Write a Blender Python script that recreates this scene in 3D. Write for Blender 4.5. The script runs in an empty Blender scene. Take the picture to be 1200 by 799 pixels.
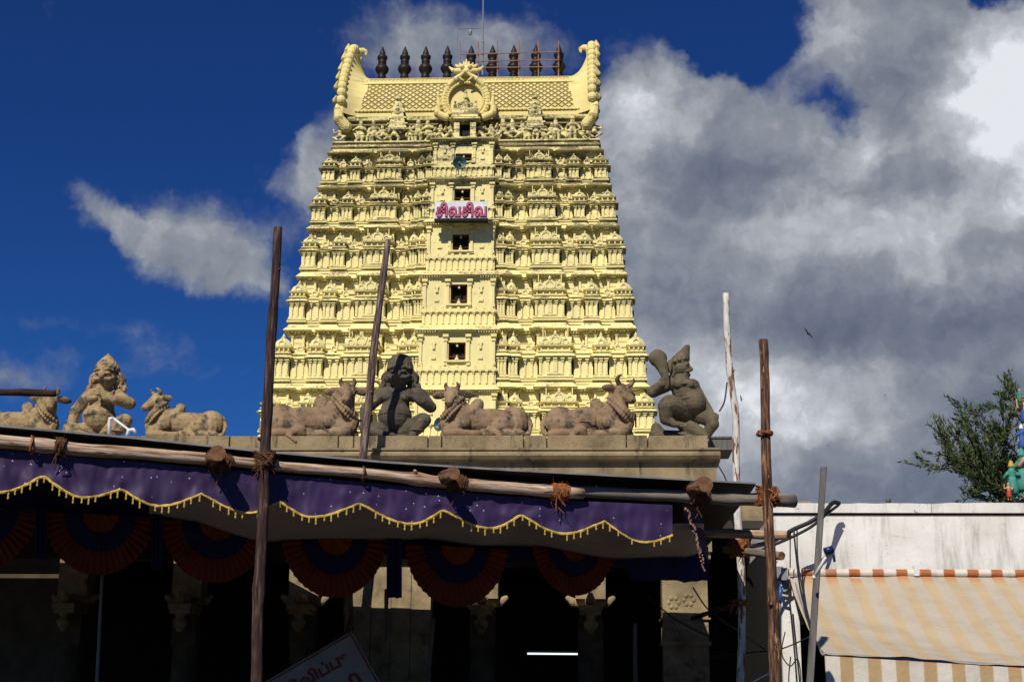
import bpy, bmesh, math, random
from mathutils import Vector, Matrix, noise as mnoise
random.seed(7)
S = bpy.context.scene
COL = S.collection
PI = math.pi
R = math.radians
# ------------------------------------------------------------------ camera
FPX = 1750.0
YAW, PIT, ROL = R(3.0), R(15.0), R(0.5)
CAM = Vector((0, 0, 1.6))
fw = Vector((-math.sin(YAW)*math.cos(PIT), math.cos(YAW)*math.cos(PIT), math.sin(PIT)))
r0 = Vector((math.cos(YAW), math.sin(YAW), 0))
u0 = r0.cross(fw)
rt = math.cos(ROL)*r0 + math.sin(ROL)*u0
up = math.cos(ROL)*u0 - math.sin(ROL)*r0
cd = bpy.data.cameras.new('camera')
cam = bpy.data.objects.new('camera', cd)
COL.objects.link(cam)
cam.matrix_world = Matrix(((rt.x, up.x, -fw.x, CAM.x), (rt.y, up.y, -fw.y, CAM.y), (rt.z, up.z, -fw.z, CAM.z), (0, 0, 0, 1)))
cd.sensor_width = 36
cd.lens = 36*FPX/1200
cd.clip_end = 5000
S.camera = cam


def ray(x, y):
    return fw + rt*((x-600)/FPX) + up*((399.5-y)/FPX)


def PY(x, y, Y):            # a point seen in the photo, standing in the plane at distance Y
    d = ray(x, y)
    return CAM + d*(Y/d.y)


def PZ(x, y, Z):
    d = ray(x, y)
    return CAM + d*((Z-CAM.z)/d.z)


# ------------------------------------------------------------------ world and sun
SUN_EL, SUN_LEFT = R(43), R(18)      # height, and how far left of straight behind the viewer
to_sun = Vector((-math.sin(SUN_LEFT)*math.cos(SUN_EL), -math.cos(SUN_LEFT)*math.cos(SUN_EL), math.sin(SUN_EL)))
sd = bpy.data.lights.new('sun', 'SUN')
sun = bpy.data.objects.new('sun', sd)
COL.objects.link(sun)
sd.energy = 4.4
sd.angle = R(0.5)
sd.color = (1.0, 0.93, 0.82)
sun.rotation_euler = to_sun.to_track_quat('Z', 'Y').to_euler()
S.view_settings.view_transform = 'Standard'
S.view_settings.look = 'None'
S.view_settings.exposure = 0.0
S.view_settings.gamma = 1
S.view_settings.use_curve_mapping = False
S.cycles.max_bounces = 6
S.cycles.diffuse_bounces = 3


class NT:
    def __init__(s, tree):
        s.t = tree
        s.n = tree.nodes
        s.n.clear()

    def add(s, typ, **kw):
        nd = s.n.new(typ)
        for k, v in kw.items():
            if k.startswith('i_'):
                key = k[2:]
                key = int(key) if key.isdigit() else key
                s.set(nd.inputs[key], v)
            else:
                setattr(nd, k, v)
        return nd

    def set(s, sock, v):
        if isinstance(v, bpy.types.NodeSocket):
            s.t.links.new(v, sock)
        elif isinstance(v, bpy.types.Node):
            s.t.links.new(v.outputs[0], sock)
        else:
            if hasattr(sock.default_value, '__len__') and len(sock.default_value) == 4 and len(v) == 3:
                v = tuple(v)+(1,)
            sock.default_value = v

    def math(s, op, a, b=0.0, clamp=False):
        nd = s.n.new('ShaderNodeMath')
        nd.operation = op
        nd.use_clamp = clamp
        s.set(nd.inputs[0], a)
        s.set(nd.inputs[1], b)
        return nd

    def mix(s, f, a, b, blend='MIX'):
        nd = s.n.new('ShaderNodeMix')
        nd.data_type = 'RGBA'
        nd.blend_type = blend
        s.set(nd.inputs[0], f)
        s.set(nd.inputs[6], a)
        s.set(nd.inputs[7], b)
        return nd.outputs[2]

    def ramp(s, f, stops, interp='LINEAR'):
        nd = s.n.new('ShaderNodeValToRGB')
        nd.color_ramp.interpolation = interp
        e = nd.color_ramp.elements
        while len(e) < len(stops):
            e.new(0.5)
        for k, (p, c) in enumerate(stops):
            e[k].position = p
            if not hasattr(c, '__len__'):
                c = (c, c, c)
            e[k].color = tuple(c)+(1,)
        s.set(nd.inputs[0], f)
        return nd.outputs[0]

    def smooth(s, x, a, b):
        nd = s.n.new('ShaderNodeMapRange')
        nd.interpolation_type = 'SMOOTHSTEP'
        s.set(nd.inputs[0], x)
        nd.inputs[1].default_value = a
        nd.inputs[2].default_value = b
        return nd.outputs[0]


W = bpy.data.worlds.new("World")
S.world = W
W.use_nodes = True
w = NT(W.node_tree)
out = w.add('ShaderNodeOutputWorld')
bg = w.add('ShaderNodeBackground', i_1=0.1)
w.set(out.inputs[0], bg)
sky = w.add('ShaderNodeTexSky')
sky.sky_type = 'NISHITA'
sky.sun_disc = False
sky.sun_elevation = SUN_EL
sky.sun_rotation = math.atan2(to_sun.x, to_sun.y)
sky.air_density = 1.0
sky.dust_density = 0.3
sky.ozone_density = 3.0
tc = w.add('ShaderNodeTexCoord')
sep = w.add('ShaderNodeSeparateXYZ', i_0=tc.outputs[0])
tint = w.mix(w.smooth(sep.outputs[2], 0.10, 0.42), (0.082, 0.262, 0.60), (0.075, 0.20, 0.485))
deep = w.mix(1.0, sky.outputs[0], tint, 'MULTIPLY')
az = w.math('ARCTAN2', sep.outputs[0], sep.outputs[1])
el = w.math('ARCSINE', sep.outputs[2])
comb = w.add('ShaderNodeCombineXYZ', i_0=az, i_1=el)
nz_w = w.add('ShaderNodeTexNoise', i_Vector=comb.outputs[0], i_Scale=22.0, i_Detail=5.0, i_Roughness=0.6)
wv = w.add('ShaderNodeVectorMath', operation='SUBTRACT', i_0=nz_w.outputs[1], i_1=(0.5, 0.5, 0.5))
wv2 = w.add('ShaderNodeVectorMath', operation='MULTIPLY', i_0=wv.outputs[0], i_1=(0.055, 0.045, 0))
pos = w.add('ShaderNodeVectorMath', operation='ADD', i_0=comb.outputs[0], i_1=wv2.outputs[0])


def blob_sum(blobs):
    tot = None
    for (x, y, rx, ry, rot, amp) in blobs:
        d = ray(x, y).normalized()
        a0, e0 = math.atan2(d.x, d.y), math.asin(d.z)
        mp = w.add('ShaderNodeMapping', vector_type='TEXTURE', i_0=pos.outputs[0])
        mp.inputs[1].default_value = (a0, e0, 0)
        mp.inputs[2].default_value = (0, 0, R(rot))
        mp.inputs[3].default_value = (rx/FPX*1.05, ry/FPX, 1)
        g = w.add('ShaderNodeTexGradient', gradient_type='SPHERICAL', i_0=mp.outputs[0])
        m = w.math('MULTIPLY', g.outputs[1], amp)
        tot = m if tot is None else w.math('ADD', tot, m)
    return tot


cover = blob_sum([
    # x, y, radius x, radius y, rotation, amount : cloud banks of the right half
    (800, 330, 210, 300, 0, 1.5), (790, 165, 130, 110, 0, 1.3), (960, 330, 260, 200, 0, 1.9), (1010, 40, 150, 120, -8, 1.7),
    (1120, 20, 150, 100, 0, 0.9), (1180, 150, 170, 170, 0, 2.0), (880, 200, 190, 120, 0, 1.3), (1080, 330, 200, 160, 0, 1.6),
    (950, 520, 320, 150, 0, 1.8), (1150, 520, 200, 150, 0, 1.5), (800, 560, 150, 160, 0, 1.3), (1090, 200, 130, 70, 0, 0.8),
    (1010, 185, 110, 60, -20, 0.7), (1060, 120, 90, 70, 0, 0.8), (1400, 250, 260, 300, 0, 2.5), (1500, 500, 300, 200, 0, 1.6),
    # small clouds on the left
    (240, 285, 120, 68, -6, 1.25), (125, 258, 75, 34, -25, 0.85), (190, 290, 70, 50, 0, 0.4), (270, 325, 90, 42, 0, 0.8), (380, 200, 58, 105, -20, 1.15),
    (310, 215, 60, 30, 0, 0.25), (500, 55, 130, 70, 5, 1.0), (610, 60, 90, 55, 0, 0.75), (20, 432, 70, 45, 0, 0.75),
    (560, 420, 300, 200, 0, 0.8), (215, 435, 80, 30, 0, 0.22), (60, 378, 230, 26, -4, 0.24), (100, 480, 700, 170, 0, 0.04), (760, 250, 90, 240, 0, 1.0), (740, 130, 70, 60, 0, 0.8), (1000, 590, 400, 90, 0, 1.6), (-400, 350, 250, 90, 10, 1.2),
    (-500, 100, 250, 150, 0, 1.0),
    # blue holes
    (985, 125, 75, 55, -30, -0.85), (1045, 160, 60, 24, 10, -0.35), (785, 378, 80, 36, 0, -1.5), (1180, 425, 70, 34, 0, -0.75), (870, 15, 120, 90, 0, -1.2),
    (1150, -10, 60, 30, 0, -1.0), (1060, 480, 50, 60, 30, -0.35)])
nz1 = w.add('ShaderNodeTexNoise', i_Vector=pos.outputs[0], i_Scale=14.0, i_Detail=9.0, i_Roughness=0.58)
nz2 = w.add('ShaderNodeTexNoise', i_Vector=comb.outputs[0], i_Scale=60.0, i_Detail=6.0, i_Roughness=0.6)
n1 = w.math('MULTIPLY', w.math('SUBTRACT', nz1, 0.5), 1.15)
n2 = w.math('MULTIPLY', w.math('SUBTRACT', nz2, 0.5), 0.34)
dens = w.math('ADD', w.math('ADD', cover, n1), n2)
alpha = w.math('MULTIPLY', w.smooth(dens, 0.15, 0.90), 0.97)
light = blob_sum([
    (1180, 160, 140, 125, 0, 0.55), (1150, 90, 100, 60, 30, 0.22), (1195, 60, 100, 100, 0, 0.30), (1400, 120, 260, 200, 0, 0.7),
    (990, 265, 190, 75, 0, 0.33), (870, 440, 170, 110, 0, 0.38), (950, 500, 170, 100, 0, 0.36), (750, 130, 110, 70, 0, 0.35), (735, 210, 70, 130, 0, 0.22),
    (1010, 175, 60, 45, 0, 0.45), (980, 30, 130, 60, 0, 0.22), (1080, 300, 120, 60, 0, 0.2), (225, 285, 150, 75, -12, 0.18), (350, 200, 80, 120, 0, 0.15), (520, 40, 120, 60, 0, 0.10),
    (830, 205, 130, 45, 0, -0.30), (1090, 215, 110, 40, 0, -0.35), (925, 385, 150, 50, -5, -0.45), (1110, 380, 120, 50, 0, -0.25),
    (1060, 575, 260, 70, 0, -0.30), (1150, 470, 120, 120, 0, -0.2), (1060, 60, 70, 90, 0, -0.15), (1200, 250, 60, 30, 0, 0.3), (800, 330, 90, 70, 0, -0.1)])
pos2 = w.add('ShaderNodeVectorMath', operation='ADD', i_0=pos.outputs[0], i_1=(-0.010, 0.014, 0))
nz1b = w.add('ShaderNodeTexNoise', i_Vector=pos2.outputs[0], i_Scale=14.0, i_Detail=9.0, i_Roughness=0.58)
n3 = w.math('ADD', w.math('MULTIPLY', w.math('SUBTRACT', nz1, 0.5), 0.45), w.math('MULTIPLY', w.math('SUBTRACT', nz1, nz1b), 0.85))  # offset noise shades the clouds as if sunlit from the upper left
lum = w.math('ADD', w.math('ADD', light, n3), w.math('ADD', n2, 0.40))
ccol = w.ramp(lum, [(0.0, (0.12, 0.145, 0.20)), (0.25, (0.175, 0.20, 0.255)), (0.5, (0.275, 0.30, 0.345)), (0.8, (0.50, 0.52, 0.56)), (1.1, (0.80, 0.82, 0.86))])
ccol10 = w.mix(1.0, ccol, (10, 10, 10), 'MULTIPLY')
final = w.mix(alpha, deep, ccol10)
w.set(bg.inputs[0], final)

# ------------------------------------------------------------------ materials


def new_mat(name):
    m = bpy.data.materials.new(name)
    m.use_nodes = True
    n = NT(m.node_tree)
    o = n.add('ShaderNodeOutputMaterial')
    b = n.add('ShaderNodeBsdfPrincipled')
    n.set(o.inputs[0], b)
    return m, n, b


def mat(name, stops, scale=5.0, rough=0.85, stretch=(1, 1, 1), bump=0.0, bscale=None, detail=6.0, spots=None, spec=0.25, gen=False, bdist=0.02, metal=0.0):
    """noise coloured material; spots=(colour, scale, lo, hi, stretch)"""
    m, n, b = new_mat(name)
    tc = n.add('ShaderNodeTexCoord')
    src = tc.outputs['Object']
    mp = n.add('ShaderNodeMapping', i_0=src)
    mp.inputs[3].default_value = stretch
    nz = n.add('ShaderNodeTexNoise', i_Vector=mp.outputs[0], i_Scale=scale, i_Detail=detail, i_Roughness=0.62)
    if len(stops) == 1:
        stops = [(0.3, tuple(c*0.82 for c in stops[0][1])), (0.7, tuple(min(1, c*1.12) for c in stops[0][1]))]
    c = n.ramp(nz, stops)
    if spots:
        sc, ss, lo, hi, st = spots
        mp2 = n.add('ShaderNodeMapping', i_0=src)
        mp2.inputs[3].default_value = st
        nz2 = n.add('ShaderNodeTexNoise', i_Vector=mp2.outputs[0], i_Scale=ss, i_Detail=8.0, i_Roughness=0.65)
        c = n.mix(n.smooth(nz2, lo, hi), c, sc)
    n.set(b.inputs['Base Color'], c)
    b.inputs['Roughness'].default_value = rough
    b.inputs['Specular IOR Level'].default_value = spec
    b.inputs['Metallic'].default_value = metal
    if bump:
        nb = n.add('ShaderNodeTexNoise', i_Vector=mp.outputs[0], i_Scale=bscale or scale*6, i_Detail=8.0, i_Roughness=0.7)
        bm_ = n.add('ShaderNodeBump', i_Strength=bump, i_Distance=bdist, i_Height=nb.outputs[0])
        n.set(b.inputs['Normal'], bm_.outputs[0])
    return m


def tower_mat(name, col, dirt_lo=0.55, dirt_hi=0.72, top_z=48.0):
    m, n, b = new_mat(name)
    geo = n.add('ShaderNodeNewGeometry')
    sp = n.add('ShaderNodeSeparateXYZ', i_0=geo.outputs['Position'])
    a = n.add('ShaderNodeTexNoise', i_Vector=geo.outputs['Position'], i_Scale=0.5, i_Detail=6.0)
    base = n.ramp(a, [(0.3, tuple(c*0.90 for c in col)), (0.7, tuple(min(1, c*1.05) for c in col))])
    mv = n.add('ShaderNodeMapping', i_0=geo.outputs['Position'])
    mv.inputs[3].default_value = (2.6, 2.6, 0.28)
    sv = n.add('ShaderNodeTexNoise', i_Vector=mv.outputs[0], i_Scale=1.1, i_Detail=9.0, i_Roughness=0.7)
    base = n.mix(n.math('MULTIPLY', n.smooth(sv, 0.54, 0.72), 0.30), base, (0.46, 0.37, 0.17))
    hx_ = n.add('ShaderNodeTexNoise', i_Vector=geo.outputs['Position'], i_Scale=2.4, i_Detail=8.0, i_Roughness=0.7)
    base = n.mix(n.math('MULTIPLY', n.smooth(hx_, 0.55, 0.70), 0.30), base, (0.80, 0.76, 0.55))
    # soot and algae: long horizontal runs, thicker on the old upper storeys
    mp = n.add('ShaderNodeMapping', i_0=geo.outputs['Position'])
    mp.inputs[3].default_value = (0.35, 0.35, 2.2)
    d = n.add('ShaderNodeTexNoise', i_Vector=mp.outputs[0], i_Scale=1.3, i_Detail=9.0, i_Roughness=0.7)
    f = n.add('ShaderNodeTexNoise', i_Vector=geo.outputs['Position'], i_Scale=6.0, i_Detail=7.0, i_Roughness=0.7)
    zz = n.add('ShaderNodeMapRange', i_0=sp.outputs[2])
    zz.inputs[1].default_value = 26.0
    zz.inputs[2].default_value = top_z
    zz.inputs[3].default_value = -0.06
    zz.inputs[4].default_value = 0.09
    nrm = n.add('ShaderNodeSeparateXYZ', i_0=geo.outputs['True Normal'])
    upf = n.smooth(nrm.outputs[2], 0.2, 0.9)
    s1 = n.math('ADD', n.math('MULTIPLY', d, 0.6), n.math('MULTIPLY', f, 0.4))
    s2 = n.math('ADD', n.math('ADD', s1, zz), n.math('MULTIPLY', upf, 0.11))
    dm = n.math('MULTIPLY', n.smooth(s2, dirt_lo, dirt_hi), 0.85)
    c = n.mix(dm, base, (0.085, 0.068, 0.042))
    n.set(b.inputs['Base Color'], c)
    b.inputs['Roughness'].default_value = 0.8
    b.inputs['Specular IOR Level'].default_value = 0.2
    nb = n.add('ShaderNodeTexNoise', i_Vector=geo.outputs['Position'], i_Scale=14.0, i_Detail=5.0)
    bm_ = n.add('ShaderNodeBump', i_Strength=0.25, i_Distance=0.05, i_Height=nb.outputs[0])
    n.set(b.inputs['Normal'], bm_.outputs[0])
    return m


M = {}
M['tower'] = tower_mat('cream_yellow_limewash', (0.88, 0.775, 0.36), 0.55, 0.66)
M['tower_dirty'] = tower_mat('weathered_yellow_limewash', (0.88, 0.77, 0.35), 0.56, 0.65)
M['roof'] = tower_mat('golden_yellow_limewash', (0.84, 0.71, 0.29), 0.56, 0.8, 80.0)
M['dark'] = mat('dark_interior', [(0, (0.02, 0.018, 0.015))], 3)  # near-black for unlit openings and shaded faces; also the sign frame
M['finial'] = mat('blackened_copper', [(0.3, (0.010, 0.008, 0.007)), (0.7, (0.028, 0.018, 0.014))], 1.5, rough=0.5, bump=0.3, bscale=6)
M['rust'] = mat('rusty_pipe', [(0.3, (0.20, 0.10, 0.07)), (0.7, (0.36, 0.22, 0.17))], 4)
M['metal'] = mat('grey_metal', [(0, (0.22, 0.23, 0.25))], 4, rough=0.45, spec=0.5)
M['frame'] = mat('red_brown_window_paint', [(0, (0.16, 0.035, 0.015))], 4)
M['sand_stone'] = mat('sandy_granite', [(0.30, (0.17, 0.12, 0.062)), (0.48, (0.36, 0.255, 0.13)), (0.7, (0.47, 0.34, 0.175))], 4.5, bump=0.8, bscale=30,
                      spots=((0.075, 0.066, 0.05), 5, 0.48, 0.64, (1, 1, 1)), bdist=0.02)
M['red_stone'] = mat('reddish_granite', [(0.30, (0.13, 0.09, 0.058)), (0.48, (0.27, 0.178, 0.105)), (0.7, (0.36, 0.26, 0.155))], 4.0, bump=0.8, bscale=30,
                     spots=((0.055, 0.046, 0.036), 5, 0.50, 0.66, (1, 1, 1)), bdist=0.02)
M['grey_stone'] = mat('blackened_granite', [(0.25, (0.045, 0.038, 0.03)), (0.55, (0.105, 0.088, 0.062)), (0.8, (0.18, 0.14, 0.09))], 4.0, bump=0.8, bscale=36,
                      spots=((0.30, 0.19, 0.11), 5, 0.60, 0.70, (1, 1, 1)), bdist=0.012)
M['olive_stone'] = mat('lichen_granite', [(0.25, (0.06, 0.05, 0.033)), (0.55, (0.14, 0.112, 0.068)), (0.8, (0.22, 0.17, 0.095))], 4.0, bump=0.8, bscale=36,
                       spots=((0.07, 0.06, 0.05), 6, 0.56, 0.66, (1, 1, 1)), bdist=0.012)


def parapet_mat():
    m, n, b = new_mat('parapet_granite_courses')
    geo = n.add('ShaderNodeNewGeometry')
    nz = n.add('ShaderNodeTexNoise', i_Vector=geo.outputs['Position'], i_Scale=2.2, i_Detail=8.0, i_Roughness=0.65)
    c = n.ramp(nz, [(0.28, (0.13, 0.095, 0.055)), (0.5, (0.29, 0.22, 0.125)), (0.75, (0.40, 0.31, 0.18))])
    fn = n.add('ShaderNodeTexNoise', i_Vector=geo.outputs['Position'], i_Scale=55.0, i_Detail=4.0, i_Roughness=0.7)
    c = n.mix(n.math('MULTIPLY', n.smooth(fn, 0.52, 0.66), 0.55), c, (0.09, 0.07, 0.045))
    mp = n.add('ShaderNodeMapping', i_0=geo.outputs['Position'])
    mp.inputs[3].default_value = (2.2, 2.2, 0.35)
    st = n.add('ShaderNodeTexNoise', i_Vector=mp.outputs[0], i_Scale=2.0, i_Detail=7.0, i_Roughness=0.7)
    c = n.mix(n.math('MULTIPLY', n.smooth(st, 0.54, 0.66), 0.8), c, (0.055, 0.048, 0.038))
    n.set(b.inputs['Base Color'], c)
    b.inputs['Roughness'].default_value = 0.9
    b.inputs['Specular IOR Level'].default_value = 0.15
    bm_ = n.add('ShaderNodeBump', i_Strength=0.6, i_Distance=0.012, i_Height=fn.outputs[0])
    n.set(b.inputs['Normal'], bm_.outputs[0])
    return m


M['parapet'] = parapet_mat()
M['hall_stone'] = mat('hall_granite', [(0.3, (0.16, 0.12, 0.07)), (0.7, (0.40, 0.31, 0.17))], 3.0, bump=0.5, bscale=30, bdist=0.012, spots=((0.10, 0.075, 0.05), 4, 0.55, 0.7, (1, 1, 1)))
M['shade_pillar_stone'] = mat('shade_darkened_granite', [(0.3, (0.05, 0.04, 0.026)), (0.7, (0.12, 0.095, 0.06))], 3.0, bump=0.5, bscale=30, bdist=0.012)  # hall granite darkened to carry the shade on pillars and left panel
M['shade_dark_stone'] = mat('shade_dark_interior_stone', [(0, (0.045, 0.038, 0.03))], 3.0, bump=0.3)  # near-black tone stands for deep shade in the hall and passage
WS = (9, 9, 0.7)
M['bark_dark'] = mat('dark_purple_brown_bark', [(0.35, (0.016, 0.009, 0.008)), (0.52, (0.06, 0.033, 0.028)), (0.68, (0.17, 0.105, 0.09))], 5.5, stretch=WS, bump=0.8, bscale=12, bdist=0.02,
                     spots=((0.36, 0.17, 0.08), 5, 0.66, 0.72, (2, 2, 1)))
M['bark_grey'] = mat('grey_purple_bark', [(0.35, (0.035, 0.020, 0.018)), (0.5, (0.12, 0.072, 0.062)), (0.66, (0.34, 0.25, 0.22))], 4.5, stretch=WS, bump=0.8, bscale=12, bdist=0.02)
M['bark_brown'] = mat('brown_peeling_bark', [(0.38, (0.03, 0.015, 0.01)), (0.5, (0.11, 0.055, 0.032)), (0.64, (0.32, 0.17, 0.09))], 5.0, stretch=WS, bump=0.8, bscale=12, bdist=0.02,
                      spots=((0.45, 0.26, 0.13), 4, 0.58, 0.64, (3, 3, 0.8)))
M['bark_white'] = mat('white_peeling_bark', [(0.3, (0.42, 0.38, 0.33)), (0.6, (0.75, 0.71, 0.65))], 4.0, stretch=(6, 6, 1.2), bump=0.6, bscale=9, bdist=0.02,
                      spots=((0.20, 0.09, 0.045), 3.2, 0.53, 0.57, (5, 5, 0.9)))
M['wood_pale'] = mat('pale_debarked_log', [(0.36, (0.14, 0.07, 0.04)), (0.48, (0.42, 0.27, 0.17)), (0.66, (0.70, 0.60, 0.48))], 4.0, stretch=(7, 7, 0.45), bump=0.6, bscale=8, bdist=0.015,
                     spots=((0.10, 0.055, 0.035), 3.0, 0.60, 0.66, (6, 6, 0.7)))
M['wood_grey'] = mat('weathered_grey_timber', [(0.3, (0.11, 0.09, 0.075)), (0.7, (0.32, 0.27, 0.22))], 3, stretch=(8, 8, 0.5), bump=0.6, bscale=8)
M['wood_post'] = mat('grey_sawn_post', [(0.3, (0.085, 0.08, 0.075)), (0.7, (0.19, 0.175, 0.16))], 3, stretch=(8, 8, 0.5), bump=0.5, bscale=8)
M['cut'] = mat('sawn_log_end', [(0.3, (0.10, 0.045, 0.022)), (0.7, (0.33, 0.17, 0.085))], 14, bump=0.5)
M['rope'] = mat('coir_rope', [(0.3, (0.15, 0.045, 0.015)), (0.7, (0.42, 0.16, 0.055))], 30, rough=0.95, bump=0.7, bscale=80, bdist=0.01)
M['rope_dark'] = mat('old_coir_rope', [(0.3, (0.05, 0.025, 0.015)), (0.7, (0.17, 0.075, 0.035))], 30, rough=0.95, bump=0.7, bscale=80, bdist=0.01)
M['tarp'] = mat('shade_black_roof_sheet', [(0.3, (0.012, 0.011, 0.011)), (0.7, (0.03, 0.027, 0.026))], 2, rough=0.7)  # underside of the sheet, its shade put into the colour
M['tarp_top'] = mat('sunlit_grey_tarpaulin', [(0.3, (0.16, 0.16, 0.16)), (0.7, (0.33, 0.32, 0.31))], 4)  # same sheet, coloured paler where sun catches the top and edge
M['gold'] = mat('gold_braid', [(0.3, (0.42, 0.25, 0.03)), (0.7, (0.85, 0.60, 0.12))], 40, rough=0.45, spec=0.5, bump=0.5, bscale=120)
M['grey_cloth'] = mat('grey_beige_cloth', [(0.3, (0.33, 0.28, 0.27)), (0.7, (0.42, 0.37, 0.35))], 2, rough=0.95)
M['navy'] = mat('navy_cloth', [(0.3, (0.010, 0.009, 0.045)), (0.7, (0.02, 0.017, 0.085))], 3, rough=0.9)
M['orange'] = mat('orange_red_cloth', [(0.3, (0.12, 0.020, 0.006)), (0.7, (0.20, 0.040, 0.010))], 3, rough=0.9)
M['orange2'] = mat('bright_orange_cloth', [(0, (0.22, 0.052, 0.010))], 3, rough=0.9)
M['white_pvc'] = mat('white_plastic_pipe', [(0, (0.72, 0.72, 0.70))], 6, rough=0.4, spec=0.5)
M['cable'] = mat('black_cable', [(0, (0.02, 0.02, 0.022))], 6, rough=0.5)
M['blue'] = mat('blue_plastic', [(0, (0.01, 0.11, 0.36))], 6, rough=0.4, spec=0.5)
M['navyplastic'] = mat('dark_blue_plastic', [(0, (0.012, 0.02, 0.09))], 6, rough=0.4, spec=0.5)
M['green_horn'] = mat('dark_green_horn', [(0, (0.015, 0.06, 0.055))], 3, rough=0.45, spec=0.5)
M['bird'] = mat('dark_feathers', [(0, (0.02, 0.018, 0.016))], 3)
M['white_panel'] = mat('white_painted_sheet', [(0, (0.72, 0.72, 0.76))], 1.5)
M['pink'] = mat('magenta_letter_paint', [(0, (0.52, 0.10, 0.19))], 2)
M['pink_dark'] = mat('dark_letter_outline', [(0, (0.09, 0.012, 0.03))], 2)
M['board'] = mat('off_white_board', [(0, (0.32, 0.30, 0.29))], 3)
M['red_ink'] = mat('faded_red_lettering', [(0, (0.28, 0.045, 0.03))], 3)
M['blue_ink'] = mat('blue_lettering', [(0, (0.02, 0.05, 0.22))], 3)


def valance_mat():
    m, n, b = new_mat('purple_sequinned_satin')
    tc = n.add('ShaderNodeTexCoord')
    nz = n.add('ShaderNodeTexNoise', i_Vector=tc.outputs['Object'], i_Scale=2.5, i_Detail=4.0)
    c = n.ramp(nz, [(0.3, (0.028, 0.016, 0.058)), (0.7, (0.052, 0.030, 0.100))])
    vo = n.add('ShaderNodeTexVoronoi', i_Vector=tc.outputs['Object'], i_Scale=17.0, i_Randomness=0.9)
    dot = n.smooth(vo.outputs['Distance'], 0.135, 0.075)
    pick = n.add('ShaderNodeSeparateColor', i_0=vo.outputs['Color'])
    on = n.math('MULTIPLY', dot, n.smooth(pick.outputs[0], 0.35, 0.5))
    hue = n.ramp(pick.outputs[1], [(0.0, (0.55, 0.5, 0.65)), (0.85, (0.75, 0.7, 0.8)), (0.90, (0.8, 0.08, 0.1)), (0.95, (0.08, 0.6, 0.25))], 'CONSTANT')
    c = n.mix(on, c, hue)
    n.set(b.inputs['Base Color'], c)
    b.inputs['Roughness'].default_value = 0.55
    b.inputs['Specular IOR Level'].default_value = 0.3
    return m


M['valance'] = valance_mat()


def lattice_mat():
    m, n, b = new_mat('yellow_vault_scales')
    geo = n.add('ShaderNodeNewGeometry')
    sp = n.add('ShaderNodeSeparateXYZ', i_0=geo.outputs['Position'])
    k = 11.5
    a = n.math('ABSOLUTE', n.math('SINE', n.math('MULTIPLY', n.math('ADD', sp.outputs[0], n.math('MULTIPLY', sp.outputs[2], 1.25)), k/2)))
    c_ = n.math('ABSOLUTE', n.math('SINE', n.math('MULTIPLY', n.math('SUBTRACT', sp.outputs[0], n.math('MULTIPLY', sp.outputs[2], 1.25)), k/2)))
    mn = n.math('MINIMUM', a, c_)
    groove = n.smooth(mn, 0.06, 0.18)
    nz = n.add('ShaderNodeTexNoise', i_Vector=geo.outputs['Position'], i_Scale=0.8, i_Detail=7.0)
    base = n.ramp(nz, [(0.3, (0.70, 0.55, 0.17)), (0.7, (0.86, 0.72, 0.30))])
    c = n.mix(groove, (0.56, 0.42, 0.15), base)
    n.set(b.inputs['Base Color'], c)
    bm_ = n.add('ShaderNodeBump', i_Strength=1.0, i_Distance=0.25, i_Height=n.smooth(mn, 0.0, 0.7))
    n.set(b.inputs['Normal'], bm_.outputs[0])
    b.inputs['Roughness'].default_value = 0.75
    return m


M['lattice'] = lattice_mat()


def whitewash_mat():
    m, n, b = new_mat('old_whitewash')
    geo = n.add('ShaderNodeNewGeometry')
    P = geo.outputs['Position']
    nz = n.add('ShaderNodeTexNoise', i_Vector=P, i_Scale=1.7, i_Detail=8.0, i_Roughness=0.6)
    c = n.ramp(nz, [(0.3, (0.62, 0.60, 0.55)), (0.7, (0.84, 0.83, 0.79))])
    mp = n.add('ShaderNodeMapping', i_0=P)
    mp.inputs[3].default_value = (3.0, 3.0, 0.5)
    st = n.add('ShaderNodeTexNoise', i_Vector=mp.outputs[0], i_Scale=1.7, i_Detail=9.0, i_Roughness=0.72)
    c = n.mix(n.math('MULTIPLY', n.smooth(st, 0.48, 0.70), 0.6), c, (0.27, 0.25, 0.21))
    sp = n.add('ShaderNodeTexNoise', i_Vector=P, i_Scale=9.0, i_Detail=10.0, i_Roughness=0.75)
    c = n.mix(n.smooth(sp, 0.61, 0.66), c, (0.13, 0.12, 0.11))
    mp3 = n.add('ShaderNodeMapping', i_0=P)
    mp3.inputs[3].default_value = (1.2, 1.2, 9.0)
    cr = n.add('ShaderNodeTexNoise', i_Vector=mp3.outputs[0], i_Scale=1.6, i_Detail=9.0, i_Roughness=0.7)
    c = n.mix(n.math('MULTIPLY', n.smooth(cr, 0.62, 0.70), 0.6), c, (0.25, 0.23, 0.20))
    n.set(b.inputs['Base Color'], c)
    b.inputs['Roughness'].default_value = 0.9
    b.inputs['Specular IOR Level'].default_value = 0.1
    bm_ = n.add('ShaderNodeBump', i_Strength=0.4, i_Distance=0.02, i_Height=sp.outputs[0])
    n.set(b.inputs['Normal'], bm_.outputs[0])
    return m


M['whitewash'] = whitewash_mat()


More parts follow.
